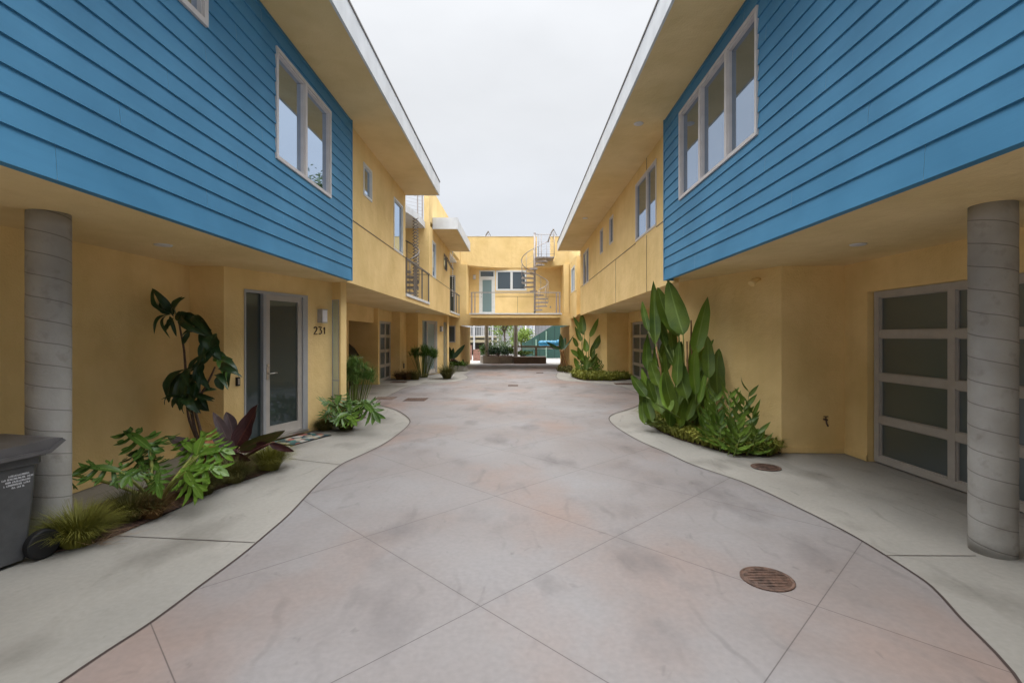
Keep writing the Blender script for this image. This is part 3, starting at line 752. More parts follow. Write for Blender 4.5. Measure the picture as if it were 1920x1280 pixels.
    t.tube([c+V(0,-.045,0), c+V(0,-.045,.035)], .008, 8); t.tube([c+V(-.03,-.045,.04), c+V(.03,-.045,.04)], .007, 6)
    t.build('garden_tap', M_iron, b)
    return b
RW = right_wing()

def bridge():
    b = thing('bridge_building', 'yellow stucco block spanning the alley end over a low passage, with balcony and curved parapet', 'building', (0,0,0))
    w = MB(); YF = 23.2
    # header and flanks
    w.lbox(V(-4.2,YF,0), V(1,0,0), V(0,-1,0), 0, 9.0, 2.11, 2.66, -.3, 0)
    w.box(-4.2,-2.77,YF,28.3,0,2.11); w.box(2.47,4.8,YF,28.3,0,2.11)
    w.box(-4.2,4.8,YF+.3,28.3,2.25,2.6)
    O,U,Nn = V(-4.2,YF-.004,0), V(1,0,0), V(0,-1,0)
    w.box(-4.2,-2.73,YF-.002,YF+.3,2.66,6.0) 
    w.box(2.45,5,YF,YF+.3,2.66,6.0)
    # back wall of the balcony
    wall(w, (-2.73,24.6),(2.47,24.6),2.5,5.3,[(-1.96+2.73,-1.16+2.73,2.6,4.93),(-1.11+2.73,.445+2.73,3.9,4.93)])
    w.box(-2.73,-2.45,YF+.0,24.6,2.66,5.04); w.box(2.2,2.47,YF+.0,24.6,2.66,5.04)
    # curved parapet wall (concave towards the alley)
    P = []; n = 24
    for i in range(n+1):
        t = i/n; x = -2.73+5.2*t; y = YF+.02+1.36*math.sin(math.pi*t)**.8; P.append((x,y))
    ZT = lambda p: 1.55+.207*p[1]                  # the wall top rises a little where it curves away
    def band(i0, i1, zt):
        for i in range(i0, i1):
            a, c = P[i], P[i+1]; za, zc = (zt or ZT(a)), (zt or ZT(c))
            w.poly([(a[0],a[1],5.05),(c[0],c[1],5.05),(c[0],c[1],zc),(a[0],a[1],za)])
            w.poly([(a[0],a[1],za),(c[0],c[1],zc),(c[0],c[1]+.2,zc),(a[0],a[1]+.2,za)])
            w.poly([(a[0],a[1]+.2,5.05),(c[0],c[1]+.2,5.05),(c[0],c[1]+.2,zc),(a[0],a[1]+.2,za)])
            w.poly([(a[0],a[1],5.05),(c[0],c[1],5.05),(c[0],25.5,5.05),(a[0],25.5,5.05)])
    g0, g1 = 17, 20                                 # gap in the parapet for the roof landing
    band(0, g0, 0); band(g0, g1, 5.36); band(g1, n, 0)
    for gi in (g0, g1): w.poly([(P[gi][0],P[gi][1],5.36),(P[gi][0],P[gi][1]+.2,5.36),(P[gi][0],P[gi][1]+.2,ZT(P[gi])),(P[gi][0],P[gi][1],ZT(P[gi]))])
    w.poly([(-4.2,24.6,5.2),(4.8,24.6,5.2),(4.8,28.3,5.2),(-4.2,28.3,5.2)]); w.poly([(-4.2,28.3,2.25),(4.8,28.3,2.25),(4.8,28.3,5.2),(-4.2,28.3,5.2)])
    # balcony slab front
    w.box(-2.19,1.99,22.4,YF,2.45,2.60)
    w.build('wall', M_y, b)
    s = MB(); s.box(-2.23,2.03,22.36,24.59,2.602,2.66); s.build('balcony_floor', M_fascia, b)
    c = MB()
    for i in range(n):
        if i == g0: c.build('parapet_cap', M_fascia, b); c = MB()
        if g0 <= i < g1: continue
        a, d = P[i], P[i+1]
        za, zd = ZT(a), ZT(d); c.poly([(a[0],a[1]-.02,za),(d[0],d[1]-.02,zd),(d[0],d[1]-.02,zd+.03),(a[0],a[1]-.02,za+.03)]); c.poly([(a[0],a[1]-.02,za+.03),(d[0],d[1]-.02,zd+.03),(d[0],d[1]+.22,zd+.03),(a[0],a[1]+.22,za+.03)])
    c.build('parapet_cap', M_fascia, b)
    O,U,Nn = V(0,24.6,0), V(1,0,0), V(0,-1,0)
    window(b,O,U,Nn,-1.11,.445,3.9,4.93,split=(-.32,),fm=M_white,gm=M_far_glass,fw=.075,mw=.09)
    fr = MB()
    for a in ((-1.96,-1.16,4.87,4.93),(-1.96,-1.89,2.67,4.87),(-1.23,-1.16,2.67,4.87),(-1.89,-1.23,4.55,4.62)): fr.lbox(O,U,Nn,*a,-.06,.015)
    fo = fr.build('door_frame', M_white, b); g = MB(); g.lbox(O,U,Nn,-1.89,-1.23,4.62,4.87,-.05,-.04); g.build('transom_pane', M_far_glass, fo)
    lf = MB()
    for a in ((-1.885,-1.235,4.45,4.545),(-1.885,-1.235,2.67,2.83),(-1.885,-1.79,2.83,4.45),(-1.33,-1.235,2.83,4.45)): lf.lbox(O,U,Nn,*a,-.05,-.005)
    lo = lf.build('balcony_door', M_white, b); g = MB(); g.lbox(O,U,Nn,-1.79,-1.33,2.83,4.45,-.04,-.03); g.build('glass', M_teal_glass, lo)
    p = V(-1.84,24.6,3.6); h = MB(); h.tube([p,p+V(0,-.05,0)],.02,8); h.build('handle', M_rail, lo); h = MB(); h.tube([p+V(0,0,.12),p+V(0,-.04,.12)],.018,8); h.build('lock', M_rail, lo)
    # left flank: dark balcony door and small ground-floor window
    Of = V(0,YF-.002,0)
    window(b,Of,U,Nn,-3.42,-2.98,2.66,4.5,fm=M_doorf,gm=M_dglass,fw=.05,proud=.03,deep=0.0,name='balcony_door')
    window(b,Of,U,Nn,-3.46,-2.98,1.3,2.1,fm=M_lampm,gm=M_far_glass,fw=.03,proud=.03,deep=0.0)
    j = MB(); j.lbox(O,U,Nn,-2.45,-1.98,3.60,3.615,-.002,.006); j.lbox(O,U,Nn,-1.14,2.2,3.60,3.615,-.002,.006); j.lbox(O,U,Nn,-.02,-.005,2.66,3.6,-.002,.006); j.build('control_joint', M_joint, b)
    m = MB(); m.lbox(O,U,Nn,1.62,1.68,3.02,3.12,0,.03); m.build('outlet_box', M_lampm, b)
    m = MB(); m.lathe((-2.77+.04,24.2,.35), [(.02,-.1),(.05,-.06),(.05,.06),(.02,.1)], 10); m.build('hose_bib', M_iron, b)
    return b
BW = bridge()

# ---------------------------------------------------------------- railings (fixed to the balconies)
def railing(name, label, pts, z0, h, posts, group, cables=0, thick=.02, mat=None, mesh=False):
    t = thing(name, label, 'railing', (pts[0][0], pts[0][1], z0), group); mat = mat or M_rail
    P = [V(p[0],p[1],0) for p in pts]
    m = MB()
    for a, b_ in zip(P[:-1], P[1:]):
        d = (b_-a).normalized(); nn = V(d.y,-d.x,0); m.lbox(a, d, nn, -.015, (b_-a).length+.015, z0+h-.04, z0+h, -.025, .025)
    m.build('top_rail', mat, t)
    for (x, y, wd_) in posts:
        m = MB(); m.box(x-wd_/2, x+wd_/2, y-.02, y+.02, z0, z0+h-.04); m.build('post', mat, t)
    if cables:
        m = MB()
        for k in range(cables):
            z = z0+.08+(h-.16)*k/max(1,cables-1)
            for a, b_ in zip(P[:-1], P[1:]): m.tube([a+V(0,0,z), b_+V(0,0,z)], .004, 4)
        m.build('cable', mat, t)
    return t
GR = 'balcony railings along the alley'
railing('railing', 'dark metal railing of the nearer left balcony, in front of the stair treads', [(LY+.0,11.98),(LY+.0,15.08)], 2.63, .89, [(LY,y,.035) for y in (12.0,12.95,13.15,14.0,15.03)], GR, cables=0)
railing('railing', 'short dark metal railing of the far left balcony near the bridge', [(LY+.0,19.75),(LY+.0,22.85)], 2.63, .89, [(LY,y,.035) for y in (19.8,20.9,21.9,22.8)], GR)
tt = railing('railing', 'long grey railing with wide end posts across the bridge balcony', [(-2.16,22.42),(1.96,22.42)], 2.66, .97, [(-2.13,22.42,.06),(-1.98,22.42,.05),(1.78,22.42,.05),(1.93,22.42,.06)], GR, mat=M_stair)
m = MB()
for i in range(1, 5):
    pass
railing('railing', 'cable railing on the roof landing above the nearer left balcony', [(-4.9,13.0),(-2.93,14.9)], 5.12, 1.0, [(-4.2,13.68,.03),(-3.05,14.78,.03),(-2.93,14.9,.03)], GR, cables=9, mat=M_stair)

# ---------------------------------------------------------------- spiral stairs
def spiral(label, cx, cy, z0, z1, r, a0, turns, ntr, land=None, lattice=False, mat=None):
    t = thing('spiral_staircase', label, 'staircase', (cx,cy,z0), 'spiral staircases to the roof deck'); c = V(cx,cy,0); mat = mat or M_stair
    m = MB(); m.tube([c+V(0,0,z0), c+V(0,0,z1+1.15)], .045, 12); m.lathe((cx,cy,z1+1.15),[(.045,0),(.06,.02),(.03,.06)],12); m.build('pole', mat, t)
    P = []
    for i in range(ntr):
        a = a0+turns*2*math.pi*i/ntr; z = z0+(z1-z0)*(i+1)/(ntr+1); da = turns*2*math.pi/ntr*.62
        m = MB(); prof = [(0.045,a-da*.5),(.045,a+da*.5),(r,a+da),(r,a-da*.05)]
        pts = [(cx+q*math.cos(b_), cy+q*math.sin(b_)) for q, b_ in prof]
        pts = [(cx+.04*math.cos(a-1),cy+.04*math.sin(a-1)),(cx+.04*math.cos(a+1),cy+.04*math.sin(a+1))]+[(cx+r*math.cos(a+s_*da),cy+r*math.sin(a+s_*da)) for s_ in (.8,.27,-.27,-.8)]
        m.prism(pts, z-.06, z); m.build('tread', mat, t)
        bx = c+V(r*math.cos(a), r*math.sin(a), z-.05)
        m = MB(); m.tube([bx, bx+V(0,0,.95)], .011, 6); m.build('baluster', mat, t)
    m = MB(); K = ntr*5; hp = []
    for i in range(K+1):
        s_ = i/K*(ntr-1); a = a0+turns*2*math.pi*s_/ntr; z = z0+(z1-z0)*(s_+1)/(ntr+1)+.9; hp.append(c+V(r*math.cos(a), r*math.sin(a), z))
    m.tube(hp, .018, 8); m.build('handrail', mat, t)
    m = MB()
    for off in (.3, .6): m.tube([p-V(0,0,off) for p in hp], .005, 4)
    m.build('cable', mat, t)
    if land:
        x0, x1, y0, y1 = land; m = MB(); m.box(x0,x1,y0,y1,z1-.05,z1); m.build('landing', mat, t)
        m = MB()
        for (px_,py_) in ((x0,y0),(x0+.14,y0),(x0+.28,y0),(x1,y0),(x1,y1)): m.tube([(px_,py_,z1),(px_,py_,z1+1.05)], .016, 6)
        m.tube([(x0,y0,z1+1.05),(x1,y0,z1+1.05),(x1,y1,z1+1.05)], .018, 6); m.tube([(x0,y0,z1+.12),(x1,y0,z1+.12)], .01, 6)
        for k in range(7): m.tube([(x0,y0,z1+.22+k*.12),(x1,y0,z1+.22+k*.12)], .003, 4)
        m.build('landing_rail', mat, t)
    if lattice:
        m = MB(); H = z1-z0
        for k in range(26):
            za = z0+H*k/26; zb = z0+H*(k+1)/26
            for (s0,s1) in ((0,1),(1,0)):
                m.tube([(cx+r*.78+.16*s0,cy-.1,za),(cx+r*.78+.16*s1,cy-.1,zb)], .012, 4)
        m.build('perforated_screen', mat, t)
    return t
spiral('grey metal spiral staircase on the bridge balcony climbing to the parapet gap', .81, 23.3, 2.66, 5.36, .64, R(-75), 1.22, 13, land=(.83,1.72,23.0,24.3))
spiral('dark spiral staircase behind the nearer left balcony railing', -3.50, 13.9, 2.63, 4.93, .66, R(-40), .95, 12, lattice=True, mat=M_rail)

# rain chain
m = MB()
for k in range(22):
    z = 5.0-k*.085; m.lathe((LY+.08,19.95,z), [(.006,0),(.028,.03),(.028,.045),(.006,.06)], 8)
one(m, 'rain_chain', M_fascia, 'pale rain chain hanging at the far corner of the second left roof', 'rain chain', (LY+.08,19.95,5.05))

# roof-top cowls
def cowl(x, y, z, label):
    t = thing('roof_ornament', label, 'roof ornament', (x,y,z), 'curved metal ornaments on the bridge roof')
    m = MB()
    for s_, r_ in ((-1,.035),(1,.015)):
        m.tube([(x+s_*.28*(1-k/10)**1.0*math.cos(k/10*1.2)**.6, y, z+.62*math.sin(k/10*math.pi/2)) for k in range(11)], r_, 6)
    m.build('arch', M_rail, t)
    m = MB()
    for k in range(6):
        zz = z+.06+k*.08; wv = .2*(1-k/6.5); m.tube([(x-wv*.2,y,zz),(x+wv,y,zz+.05)], .012, 5); m.tube([(x+wv,y,zz),(x-wv*.2,y,zz+.05)], .012, 5)
    m.build('lattice', M_stair, t)
    m = MB(); m.lathe((x,y,z+.6), [(.01,0),(.045,.03),(.045,.06),(.01,.1)], 8); m.build('finial', M_rail, t)
cowl(-1.52, 24.9, 6.3, 'curved metal ornament standing on the roof near the left end of the parapet')
cowl(1.80, 24.6, 6.35, 'curved metal ornament standing on the roof right of the landing')

# ---------------------------------------------------------------- columns
def column(x, y, z0, z1, r, label, grp='round concrete columns'):
    m = MB(); n = 32; prof = []
    K = 24
    for i in range(K+1):
        prof.append((r*(1+.008*math.sin(i*2.3)), (z1-z0)*i/K))
    prof[0] = (r*.98, 0)
    m.lathe((x,y,z0), prof, n)
    return one(m, 'concrete_column', M_col, label, 'column', (x,y,z0), grp)
column(-3.60, 3.73, .004, SOF, .132, 'round grey concrete column behind the dark trash bin')
column(3.42, 3.50, .004, SOF, .134, 'round grey concrete column in front of the large garage door at right')

# ---------------------------------------------------------------- wall lamps
def lamp(O, U, Nn, u, z, label, w=.13, h=.23):
    c = O+U*u+V(0,0,z); t = thing('wall_lamp', label, 'wall lamp', tuple(c), 'rectangular wall lamps by the doors')
    m = MB(); m.lbox(c,U,Nn,-w/2,w/2,-h/2,h/2,0,.02); m.lbox(c,U,Nn,-w/2,-w/2+.015,-h/2,h/2,.02,.10); m.lbox(c,U,Nn,-w/2+.015,w/2,-h/2,-h/2+.015,.02,.10); m.lbox(c,U,Nn,-w/2+.015,w/2,h/2-.015,h/2,.02,.10)
    m.build('lamp_body', M_lampm, t)
    m = MB(); m.lbox(c,U,Nn,-w/2+.02,w/2-.005,-h/2+.018,h/2-.018,.021,.095); m.build('lamp_shade', M_lampg, t)
O = V(-3.94,6.51,0); U = V(.71,1.94,0).normalized(); Nn = V(U.y,-U.x,0)
lamp(O,U,Nn,1.78,1.905,'pale rectangular wall lamp above the number 231')
O2_ = O+V(0,12.7,0); lamp(O2_,U,Nn,1.78,1.905,'small pale wall lamp beside the second, farther left entrance')
lamp(V(0,24.6,0), V(1,0,0), V(0,-1,0), -2.2, 4.58, 'small wall lamp left of the white door on the bridge balcony')

# ---------------------------------------------------------------- drain covers
def cover_round(c, r, label, mat=M_iron, grp='round iron covers'):
    c = V(c[0],c[1],.008); m = MB(); m.lathe(c, [(r*1.0,0),(r,.008),(r*.93,.009),(r*.92,.006),(r*.86,.006),(r*.85,.010),(.004,.010)], 40)
    for k in range(-3,4):
        for j in range(-3,4):
            if k*k+j*j < 11: m.box(c.x+k*r*.22-.02,c.x+k*r*.22+.02,c.y+j*r*.22-.006,c.y+j*r*.22+.006,.017,.022)
    return one(m, 'manhole_cover', mat, label, 'manhole cover', tuple(c), grp)
cover_round((1.59,3.10), .16, 'rusty round cover set in the pink driveway in the right foreground')
cover_round(G(1436,877), .165, 'dark round cover on the grey walk below the yellow bay wall')
cover_round(G(672,784), .14, 'dark round cover beside the split-leaf plant near entrance 231')
def grate(c, w, d, label, mat):
    m = MB(); z = .009
    c = V(c.x,c.y,0)
    m.box(c.x-w/2,c.x+w/2,c.y-d/2,c.y+d/2,z,z+.006)
    for k in range(8): 
        xx = c.x-w/2+w*(k+.5)/8; m.box(xx-.008,xx+.008,c.y-d/2+.03,c.y+d/2-.03,z+.008,z+.014)
    one(m, 'drain_cover', mat, label, 'drain cover', (c.x,c.y,z), 'rectangular drain covers')
grate(G(780,749.5), .52, .55, 'dark brown square drain cover in the driveway near the left curve', M_iron)
grate(G(722,747), .5, .5, 'rusty tan square cover at the left kerb joint, beside the darker one', M_irong)
grate(G(962,723), .32, .35, 'small flat drain cover in the middle of the driveway', M_iron)
grate(G(748,716.5), .5, .5, 'small drain cover on the far left walk before the narrow garage door', M_iron)
grate(G(1012,699), .3, .4, 'tiny drain cover at the mouth of the passage', M_iron)
grate(G(1170,720), .6, .5, 'drain cover on the far right walk by the planting bed', M_iron)

# ---------------------------------------------------------------- door mat
def mat_mat():
    m, nt, b = base_mat('patterned_mat'); tcn = N(nt, 'ShaderNodeTexCoord')
    vo = N(nt, 'ShaderNodeTexVoronoi', Scale=11); nt.links.new(tcn.outputs['Object'], vo.inputs[0])
    cr = N(nt, 'ShaderNodeValToRGB'); cr.color_ramp.interpolation = 'CONSTANT'
    cols = [(0,(.03,.08,.09)),(.2,(.35,.3,.22)),(.36,(.05,.16,.15)),(.52,(.36,.12,.09)),(.68,(.4,.38,.34)),(.84,(.02,.03,.05))]
    cr.color_ramp.elements[0].color = cols[0][1]+(1,); cr.color_ramp.elements[1].position = cols[1][0]; cr.color_ramp.elements[1].color = cols[1][1]+(1,)
    for p_, c_ in cols[2:]: e = cr.color_ramp.elements.new(p_); e.color = c_+(1,)
    sp = N(nt, 'ShaderNodeSeparateXYZ'); nt.links.new(vo.outputs['Color'], sp.inputs[0]); nt.links.new(sp.outputs['X'], cr.inputs[0])
    nt.links.new(cr.outputs[0], b.inputs['Base Color']); b.inputs['Roughness'].default_value = .95
    return m
md = V(.71,1.94,0).normalized(); mo = V(-3.94,6.51,0)+md*.62+V(md.y,-md.x,0)*.10
t = thing('door_mat', 'colourful patterned door mat on the walk in front of entrance 231', 'door mat', tuple(mo))
m = MB(); m.lbox(mo, md, V(md.y,-md.x,0), .02, .78, .010, .020, .02, .43); m.build('woven_top', mat_mat(), t)
m = MB(); m.lbox(mo, md, V(md.y,-md.x,0), 0, .8, .006, .014, 0, .45); m.build('rubber_edge', M_black, t)

# ---------------------------------------------------------------- grill in the alcove
t = thing('barbecue_grill', 'dark hooded barbecue with a pale shelf standing in the open alcove', 'grill', (-5.5,14.9,0))
m = MB(); m.box(-5.8,-5.0,14.5,15.2,.1,.86); m.build('cabinet', M_dark, t)
m = MB(); m.box(-5.8,-4.85,14.45,15.25,.9,.94); m.build('shelf', M_steel, t)
m = MB(); pr = [(-5.8,.95),(-4.95,.97),(-5.1,1.2),(-5.35,1.42),(-5.8,1.5)]
for i in range(len(pr)):
    a, c_ = pr[i], pr[(i+1)%len(pr)]; m.poly([(a[0],14.5,a[1]),(c_[0],14.5,c_[1]),(c_[0],15.2,c_[1]),(a[0],15.2,a[1])])
m.poly([(p[0],14.5,p[1]) for p in pr]); m.poly([(p[0],15.2,p[1]) for p in pr]); m.build('hood', M_black, t)
for yy in (14.55,15.1):
    m = MB(); m.box(-5.1,-5.04,yy,yy+.05,.01,.1); m.build('leg', M_black, t)

# ---------------------------------------------------------------- trash bin (at the left edge)
def bin_():
    ang = R(-14); c = V(-3.63,3.17,.004); t = thing('trash_bin', 'dark grey wheeled trash bin with white printed label and wedge lid at the left edge', 'trash bin', tuple(c))
    Rm = Matrix.Rotation(ang, 3, 'Z')
    def T(x,y,z): return c+Rm @ V(x,y,z*.955)           # local: +x the side that faces the alley, +y the wheel end
    m = MB(); rings = []
    def ring(hx, y0, y1, z, b_=.03):
        pts = [(hx,y0+b_),(hx,y1-b_),(hx-b_,y1),(-hx+b_,y1),(-hx,y1-b_),(-hx,y0+b_),(-hx+b_,y0),(hx-b_,y0)]
        return [m.vert(T(x,y,z)) for x,y in pts]
    for (hx,y0,y1,z) in ((.205,-.25,.235,.03),(.21,-.26,.25,.16),(.245,-.31,.275,.70),(.262,-.33,.29,.71),(.262,-.33,.29,.775)): rings.append(ring(hx,y0,y1,z))
    for i in range(len(rings)-1):
        for k in range(8): m.face((rings[i][k],rings[i][(k+1)%8],rings[i+1][(k+1)%8],rings[i+1][k]))
    m.face(rings[0][::-1]); m.face(rings[-1]); m.build('bin_body', M_bin, t)
    # lid: shallow wedge with rim, handle lip at the wheel end
    m = MB(); hx = .285
    prof = [(-.37,.765),(-.37,.80),(-.30,.845),(.18,.862),(.33,.878),(.39,.868),(.40,.845),(.30,.79),(.29,.765)]
    L_ = [m.vert(T(hx,y,z)) for y,z in prof]; R_ = [m.vert(T(-hx,y,z)) for y,z in prof]
    for k in range(len(prof)): m.face((L_[k],L_[(k+1)%len(prof)],R_[(k+1)%len(prof)],R_[k]))
    m.face(L_); m.face(R_[::-1])
    rim = [(-.37,.76),(-.37,.785),(.30,.80),(.385,.862),(.40,.848),(.31,.775)]
    for s_ in (1,-1):
        A = [m.vert(T(s_*(hx+.001),y,z)) for y,z in rim]; B = [m.vert(T(s_*(hx+.018),y,z)) for y,z in rim]
        for k in range(len(rim)): m.face((A[k],A[(k+1)%len(rim)],B[(k+1)%len(rim)],B[k]))
        m.face(B)
    lo = m.build('lid', M_lid, t)
    m = MB(); m.poly([T(.16,-.05,.8555),T(.16,.06,.8595),T(-.05,.06,.8595),T(-.05,-.05,.8555)]); m.build('grip_slot', M_black, lo)
    for s_ in (1,-1):
        m = MB(); x0 = .215*s_
        m.tube([T(x0,.292,.11),T(x0+.006*s_,.292,.11),T(x0+.05*s_,.292,.11),T(x0+.056*s_,.292,.11)], [.085,.10,.10,.09], 28, smooth=False)
        wo = m.build('wheel', M_black, t)
        m = MB()
        for k in range(6):
            a = k*math.pi/3+.3; m.tube([T(x0+.058*s_,.292+.02*math.cos(a),.11+.02*math.sin(a)),T(x0+.058*s_,.292+.07*math.cos(a),.11+.07*math.sin(a))], .010, 5)
        m.tube([T(x0+.05*s_,.292,.11),T(x0+.066*s_,.292,.11)], .02, 10); m.build('rim', M_lampm, wo)
    m = MB(); m.tube([T(-.25,.292,.11),T(.25,.292,.11)], .012, 8); m.build('axle', M_steel, t)
    # printed label: five rows of small letter strokes
    m = MB(); rnd = random.Random(3)
    for r_, (a, b_) in enumerate(((-.04,.11),(-.075,.135),(-.055,.115),(-.07,.125),(-.02,.085))):
        z = .645-r_*.021; y = a = a+.145; b_ += .105
        while y < b_:
            if rnd.random() < .13: y += .007; continue
            hxl = .21+.035*(z-.16)/.54+.0015
            wl = .0058; kinds = rnd.randrange(4)
            def q(y0,y1,z0,z1):
                m.poly([T(hxl,y0,z0),T(hxl,y1,z0),T(hxl+.0008,y1,z1),T(hxl+.0008,y0,z1)])
            q(y,y+.0018,z,z+.0125)
            if kinds != 1: q(y+.0018,y+wl-.0018,z+.0105,z+.0125)
            if kinds in (0,2): q(y+wl-.0018,y+wl,z,z+.0125)
            if kinds in (1,3): q(y+.0018,y+wl,z,z+.002)
            if kinds != 2: q(y+.0018,y+wl-.0018,z+.005,z+.007)
            y += .0072
    m.build('printed_text', M_ink, t)
bin_()

# ================================================================ PLANTING
def bed(pts, name, z=.02):
    m = MB(); m.prism([(p.x,p.y) for p in pts], .009, z); return m.build(name, M_mulch)
lbed = [G(82,1042),G(112,1036),G(200,1012),G(275,981),G(344,950),G(406,919),G(480,895),G(520,878),G(525,862),G(505,848),G(400,866),G(330,892),G(237,930),G(160,958),G(120,985)]
o = bed(spline(lbed+[lbed[0]],4)[:-1], 'flower_bed'); struct(o)
# bark chips scattered over the bed
def inside(p, poly):
    c = False; n = len(poly)
    for i in range(n):
        a, b = poly[i], poly[(i+1)%n]
        if (a.y > p.y) != (b.y > p.y) and p.x < (b.x-a.x)*(p.y-a.y)/(b.y-a.y+1e-12)+a.x: c = not c
    return c
def scatter(poly, n, rnd):
    x0 = min(p.x for p in poly); x1 = max(p.x for p in poly); y0 = min(p.y for p in poly); y1 = max(p.y for p in poly); out = []
    while len(out) < n:
        p = V(rnd.uniform(x0,x1), rnd.uniform(y0,y1), 0)
        if inside(p, poly): out.append(p)
    return out
rnd = random.Random(11)
m = MB()
for p in scatter(lbed, 1500, rnd):
    a = rnd.uniform(0,6.28); L = rnd.uniform(.012,.05); w_ = rnd.uniform(.003,.009); d = V(math.cos(a),math.sin(a),rnd.uniform(-.2,.5)); n_ = V(-d.y,d.x,0)*w_
    q = p+V(0,0,.024); m.poly([q+n_,q-n_,q-n_+d*L,q+n_+d*L])
o = m.build('bark_mulch', paint('bark_chip', (.11,.055,.04), .9, .5, 60)); o['kind'] = 'stuff'; tag(o, 'red-brown bark chips and dry needles covering the left planting bed', 'mulch')

def tuft(c, r, h, n, mat, label, grp, droop=.5, seed=0, blade=.005):
    rd = random.Random(seed); m = MB(); c = Vector(c)
    for i in range(n):
        a = rd.uniform(0,6.283); q = rd.random()**.6; lean = q*.95; L = h*1.5*rd.uniform(.7,1.15)
        rt = c+V(math.cos(a),math.sin(a),0)*(r*.35*rd.random())
        dirh = V(math.cos(a),math.sin(a),0); prev = rt; ang = lean*.6; sd = V(-dirh.y,dirh.x,0)*blade*rd.uniform(.6,1.2)
        pts = []
        for k in range(5):
            pts.append((prev.copy(), 1-k/4.3)); step = (dirh*math.sin(ang)+V(0,0,math.cos(ang)))*(L/4); prev = prev+step; prev.z = max(prev.z, .02); ang += droop*(.25+lean*.6)
        for k in range(4):
            (a0,w0),(a1,w1) = pts[k], pts[k+1]
            m.poly([a0-sd*w0, a0+sd*w0, a1+sd*w1, a1-sd*w1], [(.2,0),(.8,0),(.8,1),(.2,1)])
    return one(m, 'grass_tuft', mat, label, 'ornamental grass', tuple(c), grp)
GT = 'low ornamental grass clumps'
c = G(140,1028); tuft((c.x-.03,c.y+.06,.01), .30, .21, 1500, L_grass, 'yellow-green grass clump between the trash bin wheel and the bed', GT, .5, 1, .0055)
c = G(232,985); tuft((c.x-.02,c.y+.1,.01), .28, .19, 1100, L_grassd, 'dark green grass clump left of the tan one in the left bed', GT, .5, 2, .005)
c = G(272,978); tuft((c.x,c.y+.08,.01), .2, .15, 700, L_grassb, 'tan-brown grass clump at the foot of the split-leaf plant', GT, .5, 3, .005)
c = G(360,940); tuft((c.x-.05,c.y+.2,.01), .3, .19, 1500, L_grassd, 'dark grass clump behind the bright split-leaf plant', GT, .5, 4, .004)
c = G(425,915); tuft((c.x-.05,c.y+.2,.01), .3, .19, 1300, L_grassd, 'dark grass clump below the red banana plant', GT, .5, 14, .004)
c = G(492,888); tuft((c.x,c.y+.15,.01), .3, .24, 1500, L_grass, 'olive grass clump at the end of the left bed by the door mat', GT, .5, 5, .004)
for (px_,py_,sd_,lb) in ((605,808,6,'olive grass clump under the split-leaf plant, left one of two'),(645,808,7,'olive grass clump under the split-leaf plant, right one of two')):
    c = G(px_,py_); tuft((c.x,c.y+.1,.01), .3, .17, 1200, L_grassd, lb, GT, .6, sd_, .005)
c = G(838,710); tuft((c.x,c.y,.01), .4, .42, 600, L_grassd, 'dark grass clump beside the second left entrance', GT, .5, 8, .012)
for i, px_ in enumerate((748,762,776)):
    c = G(px_,713); tuft((c.x,c.y+.2,.01), .4, .26, 500, L_grassb if i < 2 else L_grassd, 'brownish low grass clump along the far left wall, %s of three' % ('left','middle','right')[i], GT, .5, 20+i, .012)
# long dry straws lying by the first clump
m = MB(); rd = random.Random(5)
for i in range(90):
    a = G(rd.uniform(130,190), rd.uniform(1005,1030)); d = V(rd.uniform(-.15,.35),rd.uniform(-.03,.16),0); a.z = .03
    b_ = a+d*rd.uniform(.5,1.2)+V(0,0,rd.uniform(0,.07)); n_ = V(-d.y,d.x,0).normalized()*.002
    m.poly([a-n_,a+n_,b_+n_,b_-n_],[(0,0),(1,0),(1,1),(0,1)])
o = m.build('dry_grass', paint('dry_straw', (.24,.15,.08), .9, .3)); o['kind'] = 'stuff'; tag(o, 'dry tan grass straws lying on the mulch beside the first clump', 'dry grass')

# ---- split-leaf philodendrons
def split_leaf(m, p0, p1, width, nrm, n=7, bow=.1, droop=.12, rd=random):
    p0 = Vector(p0); p1 = Vector(p1); d = (p1-p0); L = d.length; d.normalize(); nn = Vector(nrm); nn = nn-d*nn.dot(d); nn.normalize(); sd = d.cross(nn)
    def mid(t): return p0+d*(L*t)+nn*(math.sin(math.pi*t)*bow*L)
    # fused centre with fingers radiating from it
    m.blade(p0-d*L*.06, p0+d*L*.86, width*.26, nn, bow, .2, 8, 'lance', .02)
    for i in range(n):
        t = .0+.62*i/(n-1)
        for s_ in (-1,1):
            ang = R(148-118*(i/(n-1))**.85+rd.uniform(-7,7)); ll = width*.62*(1.0-.35*(2*t-.7)**2)*rd.uniform(.8,1.12)
            if i == 0: ll *= .7
            dd = (d*math.cos(ang)+sd*s_*math.sin(ang)); a = mid(t); e = a+dd*ll-nn*(droop*ll)+V(0,0,-droop*ll*.9)
            m.blade(a, e, L*.125*rd.uniform(.8,1.2), nn, -.14, .3, 7, 'lobe', .03)
            # a side notch on the longer fingers
            if 0 < i < n-1:
                b0 = a.lerp(e,.5); m.blade(b0, b0+(dd*.8+d*.6).normalized()*ll*.38-nn*droop*ll*.5, L*.09, nn, -.1, .2, 4, 'lobe')
    m.blade(mid(.7), p1-nn*droop*L*.4+V(0,0,-.1*L), L*.17, nn, .0, .2, 6, 'lobe')
def petiole(m, a, b, r=.009, sag=.12, n=7):
    a = Vector(a); b = Vector(b); L = (b-a).length; pts = []
    for k in range(n+1):
        t = k/n; p = a.lerp(b, t)+V(0,0,sag*L*math.sin(math.pi*t)*.5); pts.append(p)
    m.tube(pts, [r*(1.3-.6*k/n) for k in range(n+1)], 6)
